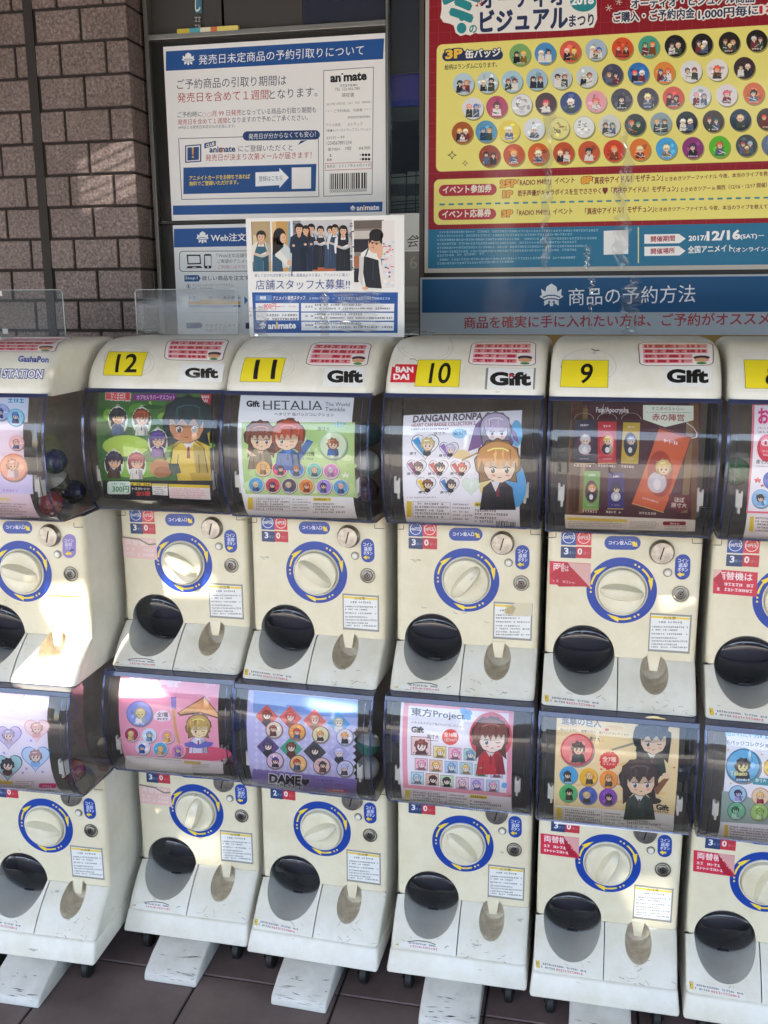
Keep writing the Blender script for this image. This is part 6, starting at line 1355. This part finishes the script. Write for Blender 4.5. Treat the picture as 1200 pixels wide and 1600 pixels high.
AC13 = acrylic(q13[0]-.16, q13[0]+.080, zl, FLOOR+H+.826, q13[1]+.1, 'clear acrylic panel on the lid at the left edge, in front of the bricks')
acrylic(q12[0]-.124, q12[0]+.105, zl, FLOOR+H+.826, q12[1]+.1, 'clear acrylic panel on lid 12, in front of the web ordering notice')

# ------------------------------------------------------------------ the street side that lights and shades the row
BLOCK_Z = 2.75
def up(col, upper, px, py, g=G_FRONT):
    L = Local(g, col, upper); x, z = L(px, py); y = g(z) if g.knots else 0; mx, my, t = MPOS[col]; c, s = math.cos(t), math.sin(t)
    return Vector((mx+c*x-s*y, my+s*x+c*y, FLOOR+(H if upper else 0)+z))
def to_blocker(p): t = (BLOCK_Z-p.z)/SUN_DIR.z; return Vector((p.x+t*SUN_DIR.x, p.y+t*SUN_DIR.y))
HOLES = []  # openings cut so that chosen patches of sun reach the machines
HOLES.append([to_blocker(up('13', True, *p)) for p in ((74,922),(134,915),(135,1000),(108,1076),(20,1066),(90,994),(66,950))])

pb3 = lambda px, py: Vector((*(lambda q: (q[0], PY, q[1]))(WallLoc(PY)(px, py)),))
def slats(pt, quad, n, f):                     # a patch let through as thin parallel slits: soft, weaker sun
    a_, b_, c_, d_ = quad; L = lambda p, q, t: (p[0]+(q[0]-p[0])*t, p[1]+(q[1]-p[1])*t)
    for i in range(n):
        t0, t1 = (i+.5-f/2)/n, (i+.5+f/2)/n; HOLES.append([to_blocker(pt(*L(a_, d_, t0))), to_blocker(pt(*L(b_, c_, t0))), to_blocker(pt(*L(b_, c_, t1))), to_blocker(pt(*L(a_, d_, t1)))])
slats(pb3, ((118,250),(212,205),(220,300),(130,340)), 5, .16)
slats(lambda x, y: up('9', True, x, y), ((1028,905),(1092,880),(1090,935),(1034,955)), 3, .3)
slats(lambda x, y: up('9', False, x, y), ((965,1380),(1048,1372),(1048,1440),(1000,1450)), 4, .17)
slats(lambda x, y: up('12', False, x, y), ((250,1312),(345,1300),(345,1350),(262,1340)), 3, .2)
slats(lambda x, y: up('12', True, x, y), ((222,902),(336,902),(330,928),(228,926)), 2, .6)
gl = lambda c, u_: (lambda x, y: up(c, u_, x, y, G_CARD))
slats(gl('12', False), ((172,1062),(232,1066),(268,1096),(176,1094)), 1, 1)
slats(gl('13', True), ((-30,664),(64,666),(64,690),(-30,688)), 1, 1)
slats(gl('13', False), ((-30,1092),(84,1098),(84,1140),(-30,1128)), 2, .7)
slats(gl('12', True), ((146,656),(226,660),(222,684),(146,680)), 1, .8)
slats(gl('11', True), ((480,676),(592,682),(592,694),(505,692)), 1, .5)
slats(gl('11', False), ((468,1092),(560,1102),(558,1124),(500,1112)), 1, .6)
def inpoly(x, y, P):
    c = False
    for i in range(len(P)):
        a_, b_ = P[i], P[i-1]
        if (a_.y > y) != (b_.y > y) and x < (b_.x-a_.x)*(y-a_.y)/(b_.y-a_.y)+a_.x: c = not c
    return c
V = [Vector(p) for p in ((-9, -4.2), (9, -4.2), (9, .5), (-9, .5))]; E = [(0, 1), (1, 2), (2, 3), (3, 0)]
for P in HOLES:
    k = len(V); V += P; E += [(k+i, k+(i+1) % len(P)) for i in range(len(P))]
vo, _, fo, *_ = delaunay_2d_cdt(V, E, [], 0, 1e-6, False)
fo = [f for f in fo if not any(inpoly(sum(vo[i].x for i in f)/3, sum(vo[i].y for i in f)/3, P) for P in HOLES)]
tag(link('sun_blocker', MB().add([(v.x, v.y, BLOCK_Z) for v in vo], fo).me('blocker_sheet'), mat('sun_blocker', '#6a6660', .9)), kind='structure')  # unseen sheet added to shade the row, openings shaped for the sun patches
tag(link('upper_wall', MB().box((-9, .45, 2.2), (9, .6, 9)).box((2.4, .40, 0), (9, .6, 2.2)).me('uw'), mat('upper_wall', '#8a8078', .8)), kind='structure')
for k, (xa_, xb_, y_, h_) in enumerate(((-46, -21, -17, 6.5), (-19.2, -9.6, -16, 4.2), (-8.9, -2.2, -17, 5.4), (-1.2, 7, -16, 4.4), (7.6, 16, -17, 6.2), (17, 44, -16, 4.8))):
    tag(link('street_facade', MB().box((xa_, y_-4, 0), (xb_, y_, h_)).me('sf'), mat('far_facade', ('#6a6460', '#77706a', '#5c5a58')[k % 3], .8)), kind='structure')
    for j in range(int((xb_-xa_)/3.2)): tag(link('street_window', MB().box((xa_+.6+j*3.2, y_+.002, .5), (xa_+2.9+j*3.2, y_+.06, 2.8)).me('sw'), mat('far_window', '#23272c', .15)), kind='structure')

# white vehicle shape, unseen, added for bright reflections in the clear plastic
m = MB(); m.box((-5.6, -9.6, .25), (-1.4, -7.9, .85)).box((-5.0, -9.45, .85), (-2.3, -8.05, 1.42))
tp = sheet_tape = [(q13[0]+(-.068), .814), (q13[0]-.062, .738)]
for tx, tz in tp: bodypart('tape_scrap', MB().box((tx, q13[1]+.098, FLOOR+H+tz), (tx+.012, q13[1]+.0990, FLOOR+H+tz+.010)).me('ts'), mat('white_tape', '#c9c9c4', .4), AC13, (0, -q13[1]-.1, 0))
tag(link('reflector_car', m.me('car', True, .12, 3), mat('reflector_white', '#eceae6', .25, 0, .6)), kind='structure')
m = MB()
for x_ in (-2.2, -1.9, -.3): m.tube([(x_, -4.9, -.02), (x_, -4.9, .85)], .05, 16)
tag(link('reflector_posts', m.me('reflector_post_mesh', True), mat('reflector_post_white', '#e8e6e0', .4)), kind='structure')  # unseen upright poles, added for bright reflections in domes and globes
